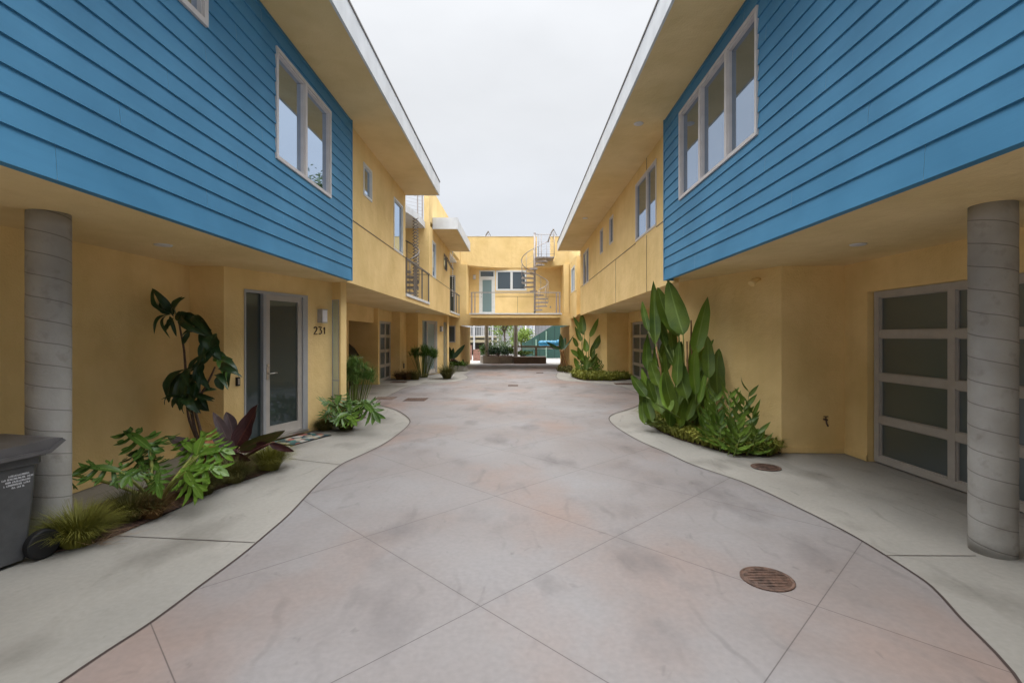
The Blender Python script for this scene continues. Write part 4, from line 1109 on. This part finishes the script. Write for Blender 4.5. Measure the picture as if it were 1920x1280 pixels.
def philo(label, root, leaves, mats, stemmat, rr=.009, seed=1, grp='split-leaf plants'):
    t = thing('split_leaf_plant', label, 'plant', tuple(root), grp); rd = random.Random(seed)
    ms = MB(); fol = {}
    for (a, tip, Ya, Yt, wpx, nr, mi) in leaves:
        A = W(a[0],a[1],Ya); T_ = W(tip[0],tip[1],Yt); wd_ = wpx*Ya/F
        fol.setdefault(mi, MB()); split_leaf(fol[mi], A, T_, wd_, nr, 5, .08, .14, rd)
        petiole(ms, Vector(root)+V(rd.uniform(-.03,.03),rd.uniform(-.03,.03),0), A, rr, .1)
    for k, f in fol.items(): f.build('foliage', mats[k], t)
    ms.build('stem', stemmat, t)
root = G(292,950); root.z = .02
philo('bright green split-leaf plant spreading over the left bed beside the column', root, [
    ((282,842),(222,802),4.55,4.75,62,(.1,-.6,.8),0), ((284,840),(322,812),4.6,4.85,52,(-.2,-.5,.85),0),
    ((225,884),(136,876),4.3,4.15,66,(.2,-.45,.9),0),
    ((262,880),(228,905),4.3,4.0,60,(.3,-.5,.8),0), ((268,872),(248,842),4.5,4.85,58,(0,-.5,.9),0),
    ((297,882),(272,858),4.5,4.8,60,(0,-.5,.9),0), ((300,886),(300,925),4.3,4.05,44,(0,-.8,.6),0),
    ((348,882),(428,880),4.35,4.3,70,(-.2,-.55,.85),1), ((350,884),(378,926),4.3,4.1,62,(-.3,-.7,.6),1),
    ((370,852),(392,802),4.7,5.0,74,(-.1,-.75,.6),1), ((374,853),(440,842),4.6,4.6,70,(-.2,-.6,.8),1),
    ((366,850),(334,822),4.75,5.0,50,(.2,-.6,.7),1),
    ((136,890),(120,910),4.3,4.2,50,(0,-.6,.8),0)], [L_phil,L_philb], M_stemy, .014, 2)
root = G(650,806); root.z = .02
philo('dark split-leaf plant at the corner beside entrance 231', root, [
    ((628,762),(604,752),7.9,7.6,46,(.3,-.6,.7),0), ((632,758),(640,736),8.1,8.4,46,(0,-.6,.8),0),
    ((650,775),(626,790),7.9,7.6,44,(.2,-.6,.8),0), ((655,770),(648,748),8.1,8.5,46,(.1,-.5,.9),0),
    ((662,770),(690,755),8.0,8.1,42,(-.2,-.5,.8),0), ((684,756),(712,786),7.9,7.6,46,(-.3,-.6,.8),0),
    ((680,752),(706,758),8.1,8.2,42,(-.2,-.4,.9),0), ((650,780),(668,792),7.9,7.6,40,(-.1,-.7,.7),1),
    ((620,770),(606,782),8.0,7.8,36,(.2,-.6,.7),0), ((645,768),(655,748),8.3,8.6,44,(0,-.5,.9),0)], [L_phil,L_philb], M_stem, .012, 3)

# ---- banana-like clumps made of broad blades
def clump(name, label, cat, root, leaves, mats, stemmat, rr=.014, grp=None, seed=1, fold=.22):
    t = thing(name, label, cat, tuple(root), grp); rd = random.Random(seed); ms = MB(); fol = {}
    for (a, tip, Ya, Yt, wpx, mi) in leaves:
        A = W(a[0],a[1],Ya); T_ = W(tip[0],tip[1],Yt); wd_ = wpx*.78*(Ya+Yt)/2/F
        nr = V(rd.uniform(-.5,.5), -1, rd.uniform(-.1,.5)); 
        fol.setdefault(mi, MB()); fol[mi].blade(A, T_, wd_, nr, rd.uniform(-.10,-.03), rd.uniform(fold*.5,fold*1.4), 16, 'banana', .03, rd.uniform(-.85,.85))
        r0 = Vector(root)+V(rd.uniform(-.18,.18),rd.uniform(-.18,.18),0)
        if (A-r0).length > .05: petiole(ms, r0, A, rr, .06)
    for k, f in fol.items(): f.build('foliage', mats[k], t)
    ms.build('stem', stemmat, t)
    return t
root = V(2.80,7.85,.02)
BL = [((1281,628),(1252,524),7.5,7.7,50,0),((1273,631),(1233,538),7.8,8.0,42,0),((1229,645),(1225,526),7.9,8.1,26,0),((1216,622),(1204,564),8.1,8.3,16,0),
 ((1214,694),(1214,625),7.9,8.1,27,0),((1303,664),(1327,556),7.5,7.4,36,1),((1299,700),(1338,636),7.6,7.4,25,1),((1346,742),(1348,653),7.2,7.4,38,0),
 ((1288,748),(1267,662),7.3,7.4,38,0),((1257,771),(1243,697),7.2,7.4,29,1),((1310,757),(1327,690),7.1,7.1,15,1),((1212,744),(1184,703),7.9,8.0,26,0),
 ((1235,724),(1219,676),7.7,7.8,28,0),((1271,690),(1246,622),8.0,8.1,30,0),((1237,690),(1246,634),8.1,8.2,28,0),((1332,760),(1352,662),7.4,7.7,30,0),
 ((1270,770),(1282,700),7.5,7.8,36,0),((1240,775),(1226,712),7.6,7.9,32,0),((1312,740),(1296,672),7.7,7.9,34,0),((1248,650),(1240,575),8.0,8.2,30,0),
 ((1295,790),(1305,715),7.4,7.6,34,0),((1255,800),(1262,735),7.5,7.8,34,0),((1222,790),(1210,735),7.8,8.0,26,0),((1325,800),(1335,740),7.1,7.4,28,0),
 ((1275,800),(1288,742),7.3,7.4,30,0),((1230,765),(1238,715),7.7,7.9,22,1),((1262,655),(1258,600),7.9,8.0,30,0)]
rd = random.Random(77)
for k in range(26):
    ax = rd.uniform(1205,1335); ay = rd.uniform(700,812)-max(0,(1335-ax))*.1; h_ = rd.uniform(45,95); Y_ = rd.uniform(7.5,8.4)-.004*(ax-1205)
    BL.append(((ax,ay),(ax+rd.uniform(-22,22),ay-h_),Y_,Y_+rd.uniform(-.1,.2),h_*rd.uniform(.26,.4),0 if rd.random() < .7 else 1))
cl = clump('bird_of_paradise_plant', 'tall clump of giant paddle leaves against the yellow bay wall at right', 'plant', root, BL, [L_bop,L_bright], M_stem, .013, 'tall paddle-leaf clumps', 4)
m = MB(); rd = random.Random(4)
for (a,b_) in (((1290,810),(1304,664)),((1300,815),(1300,690)),((1265,800),(1230,650)),((1295,800),(1288,640)),((1300,800),(1296,600))):
    m.tube([W(a[0],a[1],7.7), W((a[0]+b_[0])/2-2,(a[1]+b_[1])/2,7.65), W(b_[0],b_[1],7.6)], [.03,.022,.012], 8)
m.build('dry_stalk', M_stemo, cl)
# lance-leaved stems
def lance(name, label, stems, mats, grp, seed, leafn=13, ll=.26, lw=.055):
    r0 = stems[0][0]; t = thing(name, label, 'plant', tuple(r0), grp); rd = random.Random(seed); ms = MB(); f0 = [MB(), MB()]
    for (a, b_) in stems:
        a = Vector(a); b_ = Vector(b_); ms.tube([a, a.lerp(b_,.5)+V(0,-.01,0), b_], [.009,.007,.004], 6)
        for k in range(leafn):
            tt_ = .12+.88*k/(leafn-1); p = a.lerp(b_, tt_); az = (k%2)*math.pi+rd.uniform(-.7,.7)+.2; el = .25+.85*tt_+rd.uniform(-.2,.2)
            d = V(math.cos(az)*math.cos(el), -abs(math.sin(az))*.6*math.cos(el)+rd.uniform(-.3,.2), math.sin(el))
            L = ll*rd.uniform(.7,1.15); f0[0 if rd.random() < .62 else 1].blade(p, p+d*L, lw*rd.uniform(.8,1.2), V(rd.uniform(-.4,.4),-.7,.7), -.12, .3, 7, 'lance')
    for k in (0,1):
        if f0[k].v: f0[k].build('foliage', mats[k], t)
    ms.build('stem', M_stem, t)
rd = random.Random(9); st = []
for (px_,py_,tx,ty,Y_) in ((1352,838,1340,745,6.7),(1372,845,1366,738,6.55),(1385,848,1405,735,6.5),(1340,832,1326,770,6.9),(1365,850,1385,790,6.3),(1395,850,1412,775,6.45),(1350,845,1350,790,6.5),(1330,830,1318,790,6.8),(1378,850,1372,800,6.3),(1362,842,1378,752,6.6),(1345,835,1330,755,6.8),(1390,850,1395,760,6.4),(1335,835,1345,775,6.7),(1375,852,1390,812,6.25),(1400,853,1420,810,6.3),(1420,856,1424,830,6.3)):
    a = W(px_,py_,Y_); a.z = .02; st.append((a, W(tx,ty,Y_+.05)))
lance('ginger_plant', 'dense dark lance-leaved shrub at the right foot of the tall paddle-leaf clump', st, [L_ging,L_bright], None, 12, 12, .24, .055)
# ground cover
def cover(poly, n, h, label, name='ground_cover', seed=1, w=.009, mat=None):
    rd = random.Random(seed); m = MB()
    for p in scatter(poly, n, rd):
        a = rd.uniform(0,6.28); L = h*rd.uniform(.5,1.35); d = V(math.cos(a),math.sin(a)-.25,0); le = rd.uniform(.25,1.1); sd = V(-d.y,d.x,0)*w*rd.uniform(.6,1.3); z0 = rd.uniform(.0,.05)
        p = V(p.x,p.y,.01+z0); q = p+d*L*.4*le+V(0,0,L*.6); e = p+d*L*le+V(0,0,L*(.95-.45*le))
        m.poly([p-sd*.6,p+sd*.6,q+sd,q-sd],[(.1,0),(.9,0),(.9,.5),(.1,.5)]); m.poly([q-sd,q+sd,e],[(.1,.5),(.9,.5),(.5,1)])
    o = m.build(name, mat or L_ground); o['kind'] = 'stuff'; tag(o, label, 'ground cover'); return o
rbed = [G(1200,782),G(1215,794),G(1240,811),G(1275,825),G(1312,836),G(1371,852),G(1443,857),V(3.52,6.49,0),V(3.15,7.5,0),V(2.80,8.45,0),V(2.75,9.0,0),V(2.55,9.4,0)]
m = MB(); m.prism([(p.x,p.y) for p in rbed], .009, .018); struct(m.build('flower_bed', M_mulch))
cover(rbed, 8000, .19, 'low yellow-green ground cover under the tall clump at right', seed=3, w=.012)
rbed2 = [G(1071,706),G(1082,711),G(1096,713.5),G(1149,714.5),G(1183,711),V(4.3,19.1,0),V(3.52,19.2,0),V(2.80,21.15,0),V(2.6,21.5,0)]
m = MB(); m.prism([(p.x,p.y) for p in rbed2], .009, .018); struct(m.build('flower_bed', M_mulch))
cover(rbed2, 2600, .24, 'low dark ground cover along the far right planting bed', seed=5, w=.02)
# far paddle-leaf clump
root = V(2.75,20.3,.02)
FL = [((1096,628),(1075,593),20,20.2,12,0),((1093,626),(1091,588),19.8,20,17,0),((1106,632),(1122,596),19.8,19.8,12,1),((1113,655),(1127,626),19.6,19.7,15,0),
 ((1090,640),(1078,612),20,20.2,12,0),((1100,660),(1096,634),19.7,19.9,14,1),((1088,668),(1070,655),19.9,19.9,12,1),((1110,672),(1112,645),19.6,19.8,14,0),
 ((1095,678),(1083,650),19.8,19.8,13,1),((1104,690),(1120,662),19.6,19.7,12,0),((1086,692),(1076,670),19.8,19.8,12,1),((1112,698),(1122,678),19.6,19.6,10,0),((1100,695),(1098,665),19.6,19.8,14,0),((1083,650),(1074,632),20,20,10,0)]
clump('bird_of_paradise_plant', 'farther tall clump of paddle leaves beside the passage at right', 'plant', root, FL, [L_bop,L_bright], M_stemy, .018, 'tall paddle-leaf clumps', 8)
st = []
for k in range(8):
    x = 2.55+.16*k; y = 19.9-.07*k; st.append((V(x,y,.02), V(x+rd.uniform(-.15,.15),y,.75-.04*k)))
lance('ginger_plant', 'lance-leaved shrub in front of the farther paddle-leaf clump', st, [L_ging,L_bright], None, 13, 10, .3, .075)
# dark red banana by the passage at right
root = V(2.12,22.3,.02)
clump('red_banana_plant', 'dark red-leaved banana standing at the right side of the passage', 'plant', root,
 [((1053,656),(1051,626),22,22,14,0),((1050,655),(1024,640),22,21.8,8,0),((1050,652),(1030,650),22.2,22.2,8,1),((1056,656),(1076,628),22,22,5,0),((1055,654),(1060,632),22.3,22.5,12,0)], [L_dark,L_red], M_stemo, .035, 'red banana plants', 5)
root = G(1055,690); cover([G(1044,697),G(1070,700),G(1072,694),G(1050,692)], 500, .25, 'dark ground cover at the foot of the dark red banana by the passage', seed=8, w=.02, mat=L_grassd)
# near red banana
root = V(-3.42,5.62,.02)
clump('red_banana_plant', 'maroon-leaved banana plant in front of the door of entrance 231', 'plant', root,
 [((441,838),(484,757),5.55,5.5,46,0),((430,832),(399,772),5.5,5.6,24,1),((436,815),(424,772),5.7,5.8,30,1),((440,842),(398,822),5.5,5.4,30,1),((447,842),(535,806),5.5,5.3,26,2),
  ((505,832),(552,846),5.3,5.2,16,0),((378,848),(314,818),5.4,5.4,32,1),((448,846),(500,828),5.5,5.4,18,0),((432,852),(470,862),5.4,5.2,20,0),((438,850),(462,790),5.7,5.8,30,0)],
 [L_red,L_redg,leafm('olive_red_leaf',(.05,.06,.015),(.09,.075,.025),(.12,.05,.04),.4)], M_redstem, .02, 'red banana plants', 6, .3)
# tall dark climbing plant in a terracotta pot
root = V(-3.72,5.9,.02)
t = thing('plant_pot', 'terracotta pot half hidden behind the split leaves in the left bed', 'pot', (-3.72,5.9,.01))
m = MB(); m.lathe((-3.72,5.9,.012), [(.11,0),(.15,.2),(.155,.2),(.168,.205),(.168,.255),(.15,.255),(.145,.22),(.01,.22)], 28); m.build('pot_body', M_terra, t)
t = thing('corn_plant', 'tall dark drooping-leaved plant on bare stems against the yellow wall', 'plant', (-3.72,5.9,.23))
ms = MB(); D_ = 5.9
def SP(*pts): return [W(x,y,D_+dz) for x,y,dz in pts]
tr_ = [SP((378,838,0),(366,806,0),(360,775,0),(356,750,.05),(350,712,.05),(347,680,.1),(345,655,.1),(340,628,.05),(336,606,0)),
       SP((382,838,0),(374,800,0),(366,768,0),(372,748,0),(386,724,-.05),(396,704,-.05),(403,688,-.1)), SP((376,838,0),(356,790,.05),(350,760,.05)),
       SP((368,770,0),(374,735,.1),(372,700,.1),(378,672,.1))]
for s_ in tr_:
    s_ = spline(s_,3); ms.tube(s_, [.020-.010*i/(len(s_)-1) for i in range(len(s_))], 8)
ms.build('stem', M_trunk, t)
mf = MB(); mg = MB(); rd = random.Random(21)
DL = [((324,588),(295,552),22),((318,590),(300,568),24),((322,590),(297,618),10),((318,592),(328,622),9),((332,590),(343,565),20),((328,592),(360,598),24),((335,590),(375,602),22),
 ((345,588),(385,612),22),((360,594),(392,625),20),((372,602),(396,640),20),((388,615),(372,622),14),((392,622),(352,628),16),((356,622),(346,640),12),((384,618),(388,650),18),
 ((398,632),(386,664),26),((402,628),(412,664),30),((406,625),(402,655),28),((404,640),(392,668),22),((398,664),(376,676),18),((394,668),(366,690),16),((400,668),(428,672),22),
 ((412,676),(440,700),22),((408,672),(424,708),22),((412,690),(438,694),20),((424,690),(428,712),10),((408,705),(416,725),18),((378,680),(376,712),16),((362,690),(356,716),20),((370,688),(380,716),18),
 ((346,692),(322,735),26),((350,700),(334,742),24),((356,716),(345,748),24),((352,742),(322,742),14),((322,742),(312,756),10),((356,744),(342,764),22),((364,744),(362,770),20),((374,742),(388,764),18),
 ((376,738),(400,732),12),((370,740),(396,746),12),((346,740),(330,752),16),((366,700),(352,736),24),((372,716),(366,742),20),((350,745),(366,768),22),((340,596),(356,612),16),((326,596),(318,612),12)]
DL += [((a[0]+rd.uniform(-7,7),a[1]+rd.uniform(-6,6)),(b_[0]+rd.uniform(-9,9),b_[1]+rd.uniform(-3,10)),w_*.85) for a,b_,w_ in DL if rd.random() < .75]
for i, (a,b_,w_) in enumerate(DL):
    dz = rd.uniform(-.22,.12)+(-.12 if a[0] > 405 else 0)
    A = W(a[0],a[1],D_+dz); B = W(b_[0],b_[1],D_+dz-rd.uniform(-.05,.15))
    B = A+(B-A)*1.3; (mg if i in (22,20) else mf).blade(A, B, w_*D_/F*.74, V(rd.uniform(-.8,.8),-1,rd.uniform(.0,.9)), rd.uniform(.12,.3), .4, 12, 'banana', .04, rd.uniform(-.8,.8))
mf.build('foliage', L_dark, t); mg.build('foliage', leafm('mid_leaf',(.05,.13,.02),(.09,.2,.03),(.1,.2,.04),.35,False), t)
# papyrus
def papyrus(label, root, R_, H, n, seed, thread=.0022, grp='papyrus clumps'):
    t = thing('papyrus_plant', label, 'plant', tuple(root), grp); rd = random.Random(seed); ms = MB(); mf = MB()
    for i in range(n):
        a = rd.uniform(0,6.28); q = rd.random()**.5; top = Vector(root)+V(math.cos(a)*R_*q, math.sin(a)*R_*q, H*(1-.25*q)*rd.uniform(.82,1.08))
        r0 = Vector(root)+V(math.cos(a)*.16*q, math.sin(a)*.16*q, 0); ms.tube([r0, r0.lerp(top,.5)+V(0,0,.03), top], [.007,.006,.005], 5)
        for k in range(52):
            b_ = rd.uniform(0,6.28); el = rd.uniform(-.1,1.3); L = .27*H/1.1*rd.uniform(.7,1.15)
            d = V(math.cos(b_)*math.cos(el), math.sin(b_)*math.cos(el), math.sin(el)); p1 = top+d*L*.55; p2 = top+d*L*.95+V(math.cos(b_)*.03,math.sin(b_)*.03,-.05)
            sd = d.cross(V(0,0,1));
            if sd.length < 1e-3: sd = V(1,0,0)
            sd = sd.normalized()*thread; mf.poly([top-sd,top+sd,p1+sd,p1-sd],[(0,0),(1,0),(1,1),(0,1)]); mf.poly([p1-sd,p1+sd,p2+sd*.3,p2-sd*.3],[(0,0),(1,0),(1,1),(0,1)])
    ms.build('stem', M_stem, t); mf.build('foliage', L_papy, t)
papyrus('feathery papyrus clump at the corner in front of the dark alcove', V(-3.12,9.15,.02), .40, 1.06, 64, 3, .0026)
papyrus('farther feathery papyrus clump before the second left entrance', V(-3.62,18.55,.02), .52, 1.15, 66, 4, .0042)
# dark banana left of the passage with low pale planter
root = V(-2.72,22.3,.25)
t = thing('planter_box', 'low pale planter below the dark banana left of the passage', 'planter', (-2.75,22.2,.01))
m = MB(); m.prism([(-3.2,21.9),(-2.45,21.9),(-2.3,22.2),(-2.45,22.5),(-3.2,22.5)], .009, .26); m.build('planter_wall', M_walk, t)
m = MB(); m.prism([(-3.15,21.95),(-2.48,21.95),(-2.36,22.2),(-2.48,22.45),(-3.15,22.45)], .26, .275); m.build('soil', M_mulch, t)
clump('red_banana_plant', 'dark banana with arching leaves in the pale planter left of the passage', 'plant', root,
 [((846,674),(830,640),22.2,22,10,0),((845,673),(843,650),22.2,22.2,12,0),((849,672),(872,646),22.1,22,11,0),((843,676),(828,655),22.2,22,9,1),((847,673),(850,652),22.4,22.5,11,0),((851,670),(868,650),22.2,22.3,8,1)], [L_dark,L_red], M_trunk, .05, 'red banana plants', 9)
cover([V(-3.1,21.95,0),V(-2.5,21.95,0),V(-2.4,22.2,0),V(-2.5,22.4,0),V(-3.1,22.4,0)], 300, .5, 'green foliage spilling from the pale planter left of the passage', name='planter_foliage', seed=12, w=.025, mat=L_phil)

# ================================================================ BEYOND THE PASSAGE
def siding_mat(name, c, pitch, axis='Z'):
    m, nt, b = base_mat(name); tcn = N(nt,'ShaderNodeTexCoord'); sp = N(nt,'ShaderNodeSeparateXYZ'); nt.links.new(tcn.outputs['Object'], sp.inputs[0])
    mu = N(nt,'ShaderNodeMath',operation='MULTIPLY'); mu.inputs[1].default_value = 1/pitch; nt.links.new(sp.outputs[axis], mu.inputs[0])
    fr = N(nt,'ShaderNodeMath',operation='FRACT'); nt.links.new(mu.outputs[0], fr.inputs[0])
    mr_ = N(nt,'ShaderNodeMapRange'); mr_.inputs['From Min'].default_value = .82; mr_.inputs['From Max'].default_value = .95; nt.links.new(fr.outputs[0], mr_.inputs[0])
    mi = N(nt,'ShaderNodeMixRGB'); mi.inputs[1].default_value = c+(1,); mi.inputs[2].default_value = tuple(x*.6 for x in c)+(1,); nt.links.new(mr_.outputs[0], mi.inputs[0])
    nt.links.new(mi.outputs[0], b.inputs['Base Color']); b.inputs['Roughness'].default_value = .7; bump(nt, b, fr.outputs[0], .5, .03)
    return m
M_clap = siding_mat('white_clapboard', (.36,.36,.37), .28)
M_rib = siding_mat('ribbed_grey', (.27,.27,.29), .3, 'X')
M_teal = siding_mat('teal_boards', (.03,.085,.072), .55, 'X')
M_pwhite = paint('white_paint', (.52,.52,.54), .5)
M_brick = paint('red_brick', (.28,.15,.12), .85, .3, 10)
M_beige = paint('beige_band', (.42,.36,.24), .7)
b = thing('house', 'white clapboard house with a white balcony seen through the passage', 'house', (-3,42,0))
m = MB(); m.box(-9,1.0,42,48,0,6); m.build('wall', M_clap, b)
m = MB(); m.box(-6,-1.6,41.2,41.95,1.1,1.35); m.box(-6,-1.6,41.1,41.98,1.5,1.62); m.build('balcony_floor', M_beige, b)
m = MB(); m.box(-6,-1.6,41.15,41.2,1.62,1.7); m.box(-6,-1.6,41.15,41.2,2.4,2.48)
for k in range(30): m.box(-5.95+k*.15,-5.90+k*.15,41.16,41.19,1.7,2.4)
m.build('balcony_railing', M_pwhite, b)
m = MB(); m.box(-6,-2.0,41.9,41.99,.05,1.1); m.build('garage_opening', M_dark, b)
m = MB(); m.box(-2.6,-1.7,41.9,41.985,1.7,3.4); m.box(-4.0,-3.2,41.9,41.985,1.7,3.4); m.build('window', M_far_glass, b)
m = MB()
for x in (-3.7,-2.15,-1.7): m.box(x-.07,x+.07,41.0,41.14,0,3.4)
m.build('porch_post', M_pwhite, b)
for (x0,x1,y0,h_,lb) in ((-3.55,-3.40,33.0,1.0,'slim reddish brick pier, leftmost at the far end of the passage view'),(-3.3,-3.15,33.0,1.0,'slim reddish brick pier between the leftmost pier and the stout one'),(-2.95,-2.5,32.0,.74,'stout low reddish brick pier left of the faceted planter')):
    m = MB(); m.box(x0,x1,y0,y0+.3,0,h_-.05); m.box(x0-.02,x1+.02,y0-.02,y0+.32,h_-.05,h_); one(m, 'brick_pier', M_brick, lb, 'brick pier', (x0,y0,0), 'brick piers beyond the passage')
m = MB(); m.box(1.5,9,44,50,0,7); one(m, 'house', M_rib, 'grey vertically ribbed building behind the teal fence', 'house', (4,44,0))
for (x,y,h_,lb) in ((.65,40,4,'slim white pole by the right tree beyond the passage'),(1.36,41,5,'taller slim white pole in front of the grey ribbed building')):
    m = MB(); m.lathe((x,y,0), [(.08,0),(.055,.1),(.05,h_)], 10); one(m, 'utility_pole', M_pwhite, lb, 'pole', (x,y,0), 'slim white poles beyond the passage')
# teal fence with rising top
b = thing('teal_fence', 'teal board fence with a diagonally rising top beyond the passage', 'fence', (2.2,36,0))
m = MB(); z = lambda x: 1.16+(x-.55)*.62
A = [(.3,0),(5.2,0),(5.2,z(5.2)),(.55,z(.55)),(.3,1.16)]
I = [m.vert((x,36,zz)) for x,zz in A]+[m.vert((x,36.08,zz)) for x,zz in A]; n = 5
m.face(I[:5]); m.face(I[5:][::-1])
for k in range(5): m.face((I[k],I[(k+1)%5],I[5+(k+1)%5],I[5+k]))
m.build('boards', M_teal, b)
for x, zt in ((1.35,1.4),(2.1,2.0)):
    m = MB(); m.box(x-.05,x+.05,35.88,35.99,0,zt); m.build('post', paint('pale_post',(.22,.34,.28),.7), b)
# blue covered thing on the fence line
m = MB()
for k in range(5): m.lathe((1.7+.24*k,34.6,1.04), [(.05,0),(.22,.04),(.26,.14),(.17,.24),(.03,.28)], 12)
m.lathe((2.85,34.5,1.06), [(.05,0),(.2,.06),(.2,.2),(.05,.3)], 12)
m.box(1.5,3.1,34.4,34.8,.86,1.05)
one(m, 'tarp_bundle', paint('blue_tarp',(.02,.16,.28),.4,.2), 'bright blue covered bundle resting above the dark rail', 'tarp', (2.2,34.5,.9))
# dark rail
b = thing('guard_rail', 'dark horizontal guard rail running behind the planter boxes', 'guard rail', (1.0,29.6,0))
m = MB(); m.box(-.4,2.9,29.55,29.65,.93,1.03); m.build('rail', M_joint, b)
m = MB(); m.box(-.4,2.9,29.55,29.62,.84,.87); m.build('rail', M_fascia, b)
m = MB(); m.box(1.05,1.17,29.52,29.68,.3,.93); m.build('post', M_joint, b)
# planters
M_plant = concrete('brown_concrete', (.2,.17,.14), (.26,.22,.18), (.14,.12,.1))
b = thing('planter_box', 'long low faceted concrete planter at the end of the passage', 'planter', (-1,28.8,0))
m = MB(); m.prism([(-2.3,29.6),(-2.05,28.7),(-1.1,28.25),(-.25,28.6),(-.25,29.9),(-1.8,30.6)], .009, .42); m.build('planter_wall', M_plant, b)
m = MB(); m.prism([(-2.15,29.6),(-1.95,28.85),(-1.1,28.42),(-.35,28.72),(-.35,29.8),(-1.75,30.4)], .42, .44); m.build('soil', M_mulch, b)
m = MB(); m.prism([(-.24,28.35),(1.66,28.35),(1.66,29.5),(-.24,29.5)], .009, .40); one(m, 'planter_box', paint('dark_planter',(.11,.08,.06),.8,.2,4,bmp=.2), 'dark brown rectangular planter wall right of the faceted one', 'planter', (.7,28.9,0))
def shrub(c, rx, ry, h, n, mat, label, seed, name='shrub', lw=.05, ll=.16, grp=None, z0=0):
    rd = random.Random(seed); m = MB(); c = Vector(c); cl_ = [(V(rd.uniform(-1,1)*rx*.7, rd.uniform(-1,1)*ry*.7, h*rd.uniform(.35,.8)), rd.uniform(.35,.55)) for _ in range(9)]
    for i in range(n):
        cc, rr = rd.choice(cl_); a = rd.uniform(0,6.28); e = rd.uniform(-1.2,1.5); q = rd.random()**.4
        p = c+cc+V(math.cos(a)*math.cos(e)*rx*rr*q, math.sin(a)*math.cos(e)*ry*rr*q, math.sin(e)*h*rr*q*.8)
        d = V(rd.uniform(-1,1),rd.uniform(-1,1),rd.uniform(-.3,1)).normalized()*ll*rd.uniform(.6,1.2); m.blade(p, p+d, lw, V(rd.uniform(-1,1),-1,rd.uniform(-.3,1)), -.1, .2, 3, 'lance')
    t = thing(name, label, 'shrub' if name == 'shrub' else 'tree', tuple(c), grp)
    m.build('foliage' if name == 'shrub' else 'crown', mat, t)
    ms = MB()
    for k in range(5):
        cc, rr = cl_[k]; ms.tube([c+V(0,0,-z0), c+cc*.5+V(0,0,0), c+cc], [.03,.02,.008], 5)
    ms.build('stem' if name == 'shrub' else 'branches', M_trunk, t)
    return t
GS = 'shrubs in the faceted planter'
shrub((-1.75,29.2,.44),.5,.5,.6,500,L_phil,'yellow-green shrub at the left end of the faceted planter',31,grp=GS)
shrub((-1.15,28.9,.44),.6,.4,.5,600,L_dark,'dark green shrub in the middle of the faceted planter',32,grp=GS)
shrub((-.6,29.3,.44),.5,.4,.45,500,L_bop,'green shrub beside the right column of the passage',33,grp=GS)
shrub((.35,29.3,.40),.6,.25,.25,300,L_bop,'low green plants along the dark rectangular planter',34,grp=GS)
shrub((-1.7,36.5,0),1.3,.8,1.25,900,L_treed,'dark hedge behind the faceted planter',35,grp='hedges beyond the passage')
column(-1.86,28.9,.42,2.3,.12,'left round column rising from the planter under the passage','columns at the end of the passage')
column(-.13,28.9,.40,2.3,.12,'right round column rising between the two planters under the passage','columns at the end of the passage')
# small weeping trees
def tree(c, h, r, n, label, seed, mat, lw=.07, ll=.25, trunk=.09, weep=.5):
    rd = random.Random(seed); c = Vector(c); t = thing('tree', label, 'tree', tuple(c)); ms = MB(); mf = MB()
    top = c+V(0,0,h*.55); ms.tube([c, c+V(.05,0,h*.3), top], [trunk,trunk*.8,trunk*.6], 8); ms.build('trunk', M_trunk, t)
    mb_ = MB(); cl_ = []
    for k in range(16):
        a = k*2.4+rd.random(); e = c+V(math.cos(a)*r*rd.uniform(.3,.95), math.sin(a)*r*rd.uniform(.3,.95), h*rd.uniform(.55,1.0)); mb_.tube([top, top.lerp(e,.5)+V(0,0,.1*h), e], [trunk*.45,trunk*.3,trunk*.12], 5); cl_.append(e)
    mb_.build('limbs', M_trunk, t)
    for i in range(n):
        e = rd.choice(cl_); o_ = V(rd.gauss(0,1),rd.gauss(0,1),rd.gauss(0,1))*r*.24; p = e+o_
        d = V(rd.uniform(-1,1),rd.uniform(-1,1),rd.uniform(-.6,.6)-weep).normalized()*ll*rd.uniform(.6,1.2); mf.blade(p,p+d,lw,V(rd.uniform(-1,1),-1,rd.uniform(-1,1)),-.08,.2,3,'lance')
    mf.build('crown', mat, t); return t
tree((-1.05,38,0),3.4,1.0,900,'pale green weeping tree left of the passage column',41,L_tree)
tree((.25,37,0),2.3,.75,900,'light green weeping tree right of the passage column',42,L_tree)
# trees that only show as reflections in the upper windows
tree((8.3,32.8,0),12.0,1.9,8000,'tall conifer-dark tree behind the right row, mirrored in the large left window',51,L_treed,.11,.32,.25,.2)
tree((-9.5,36,0),9.2,2.2,5000,'tall dark tree behind the left row, mirrored in the right row window',52,L_treed,.11,.32,.25,.2)
print('objects', len(bpy.data.objects))
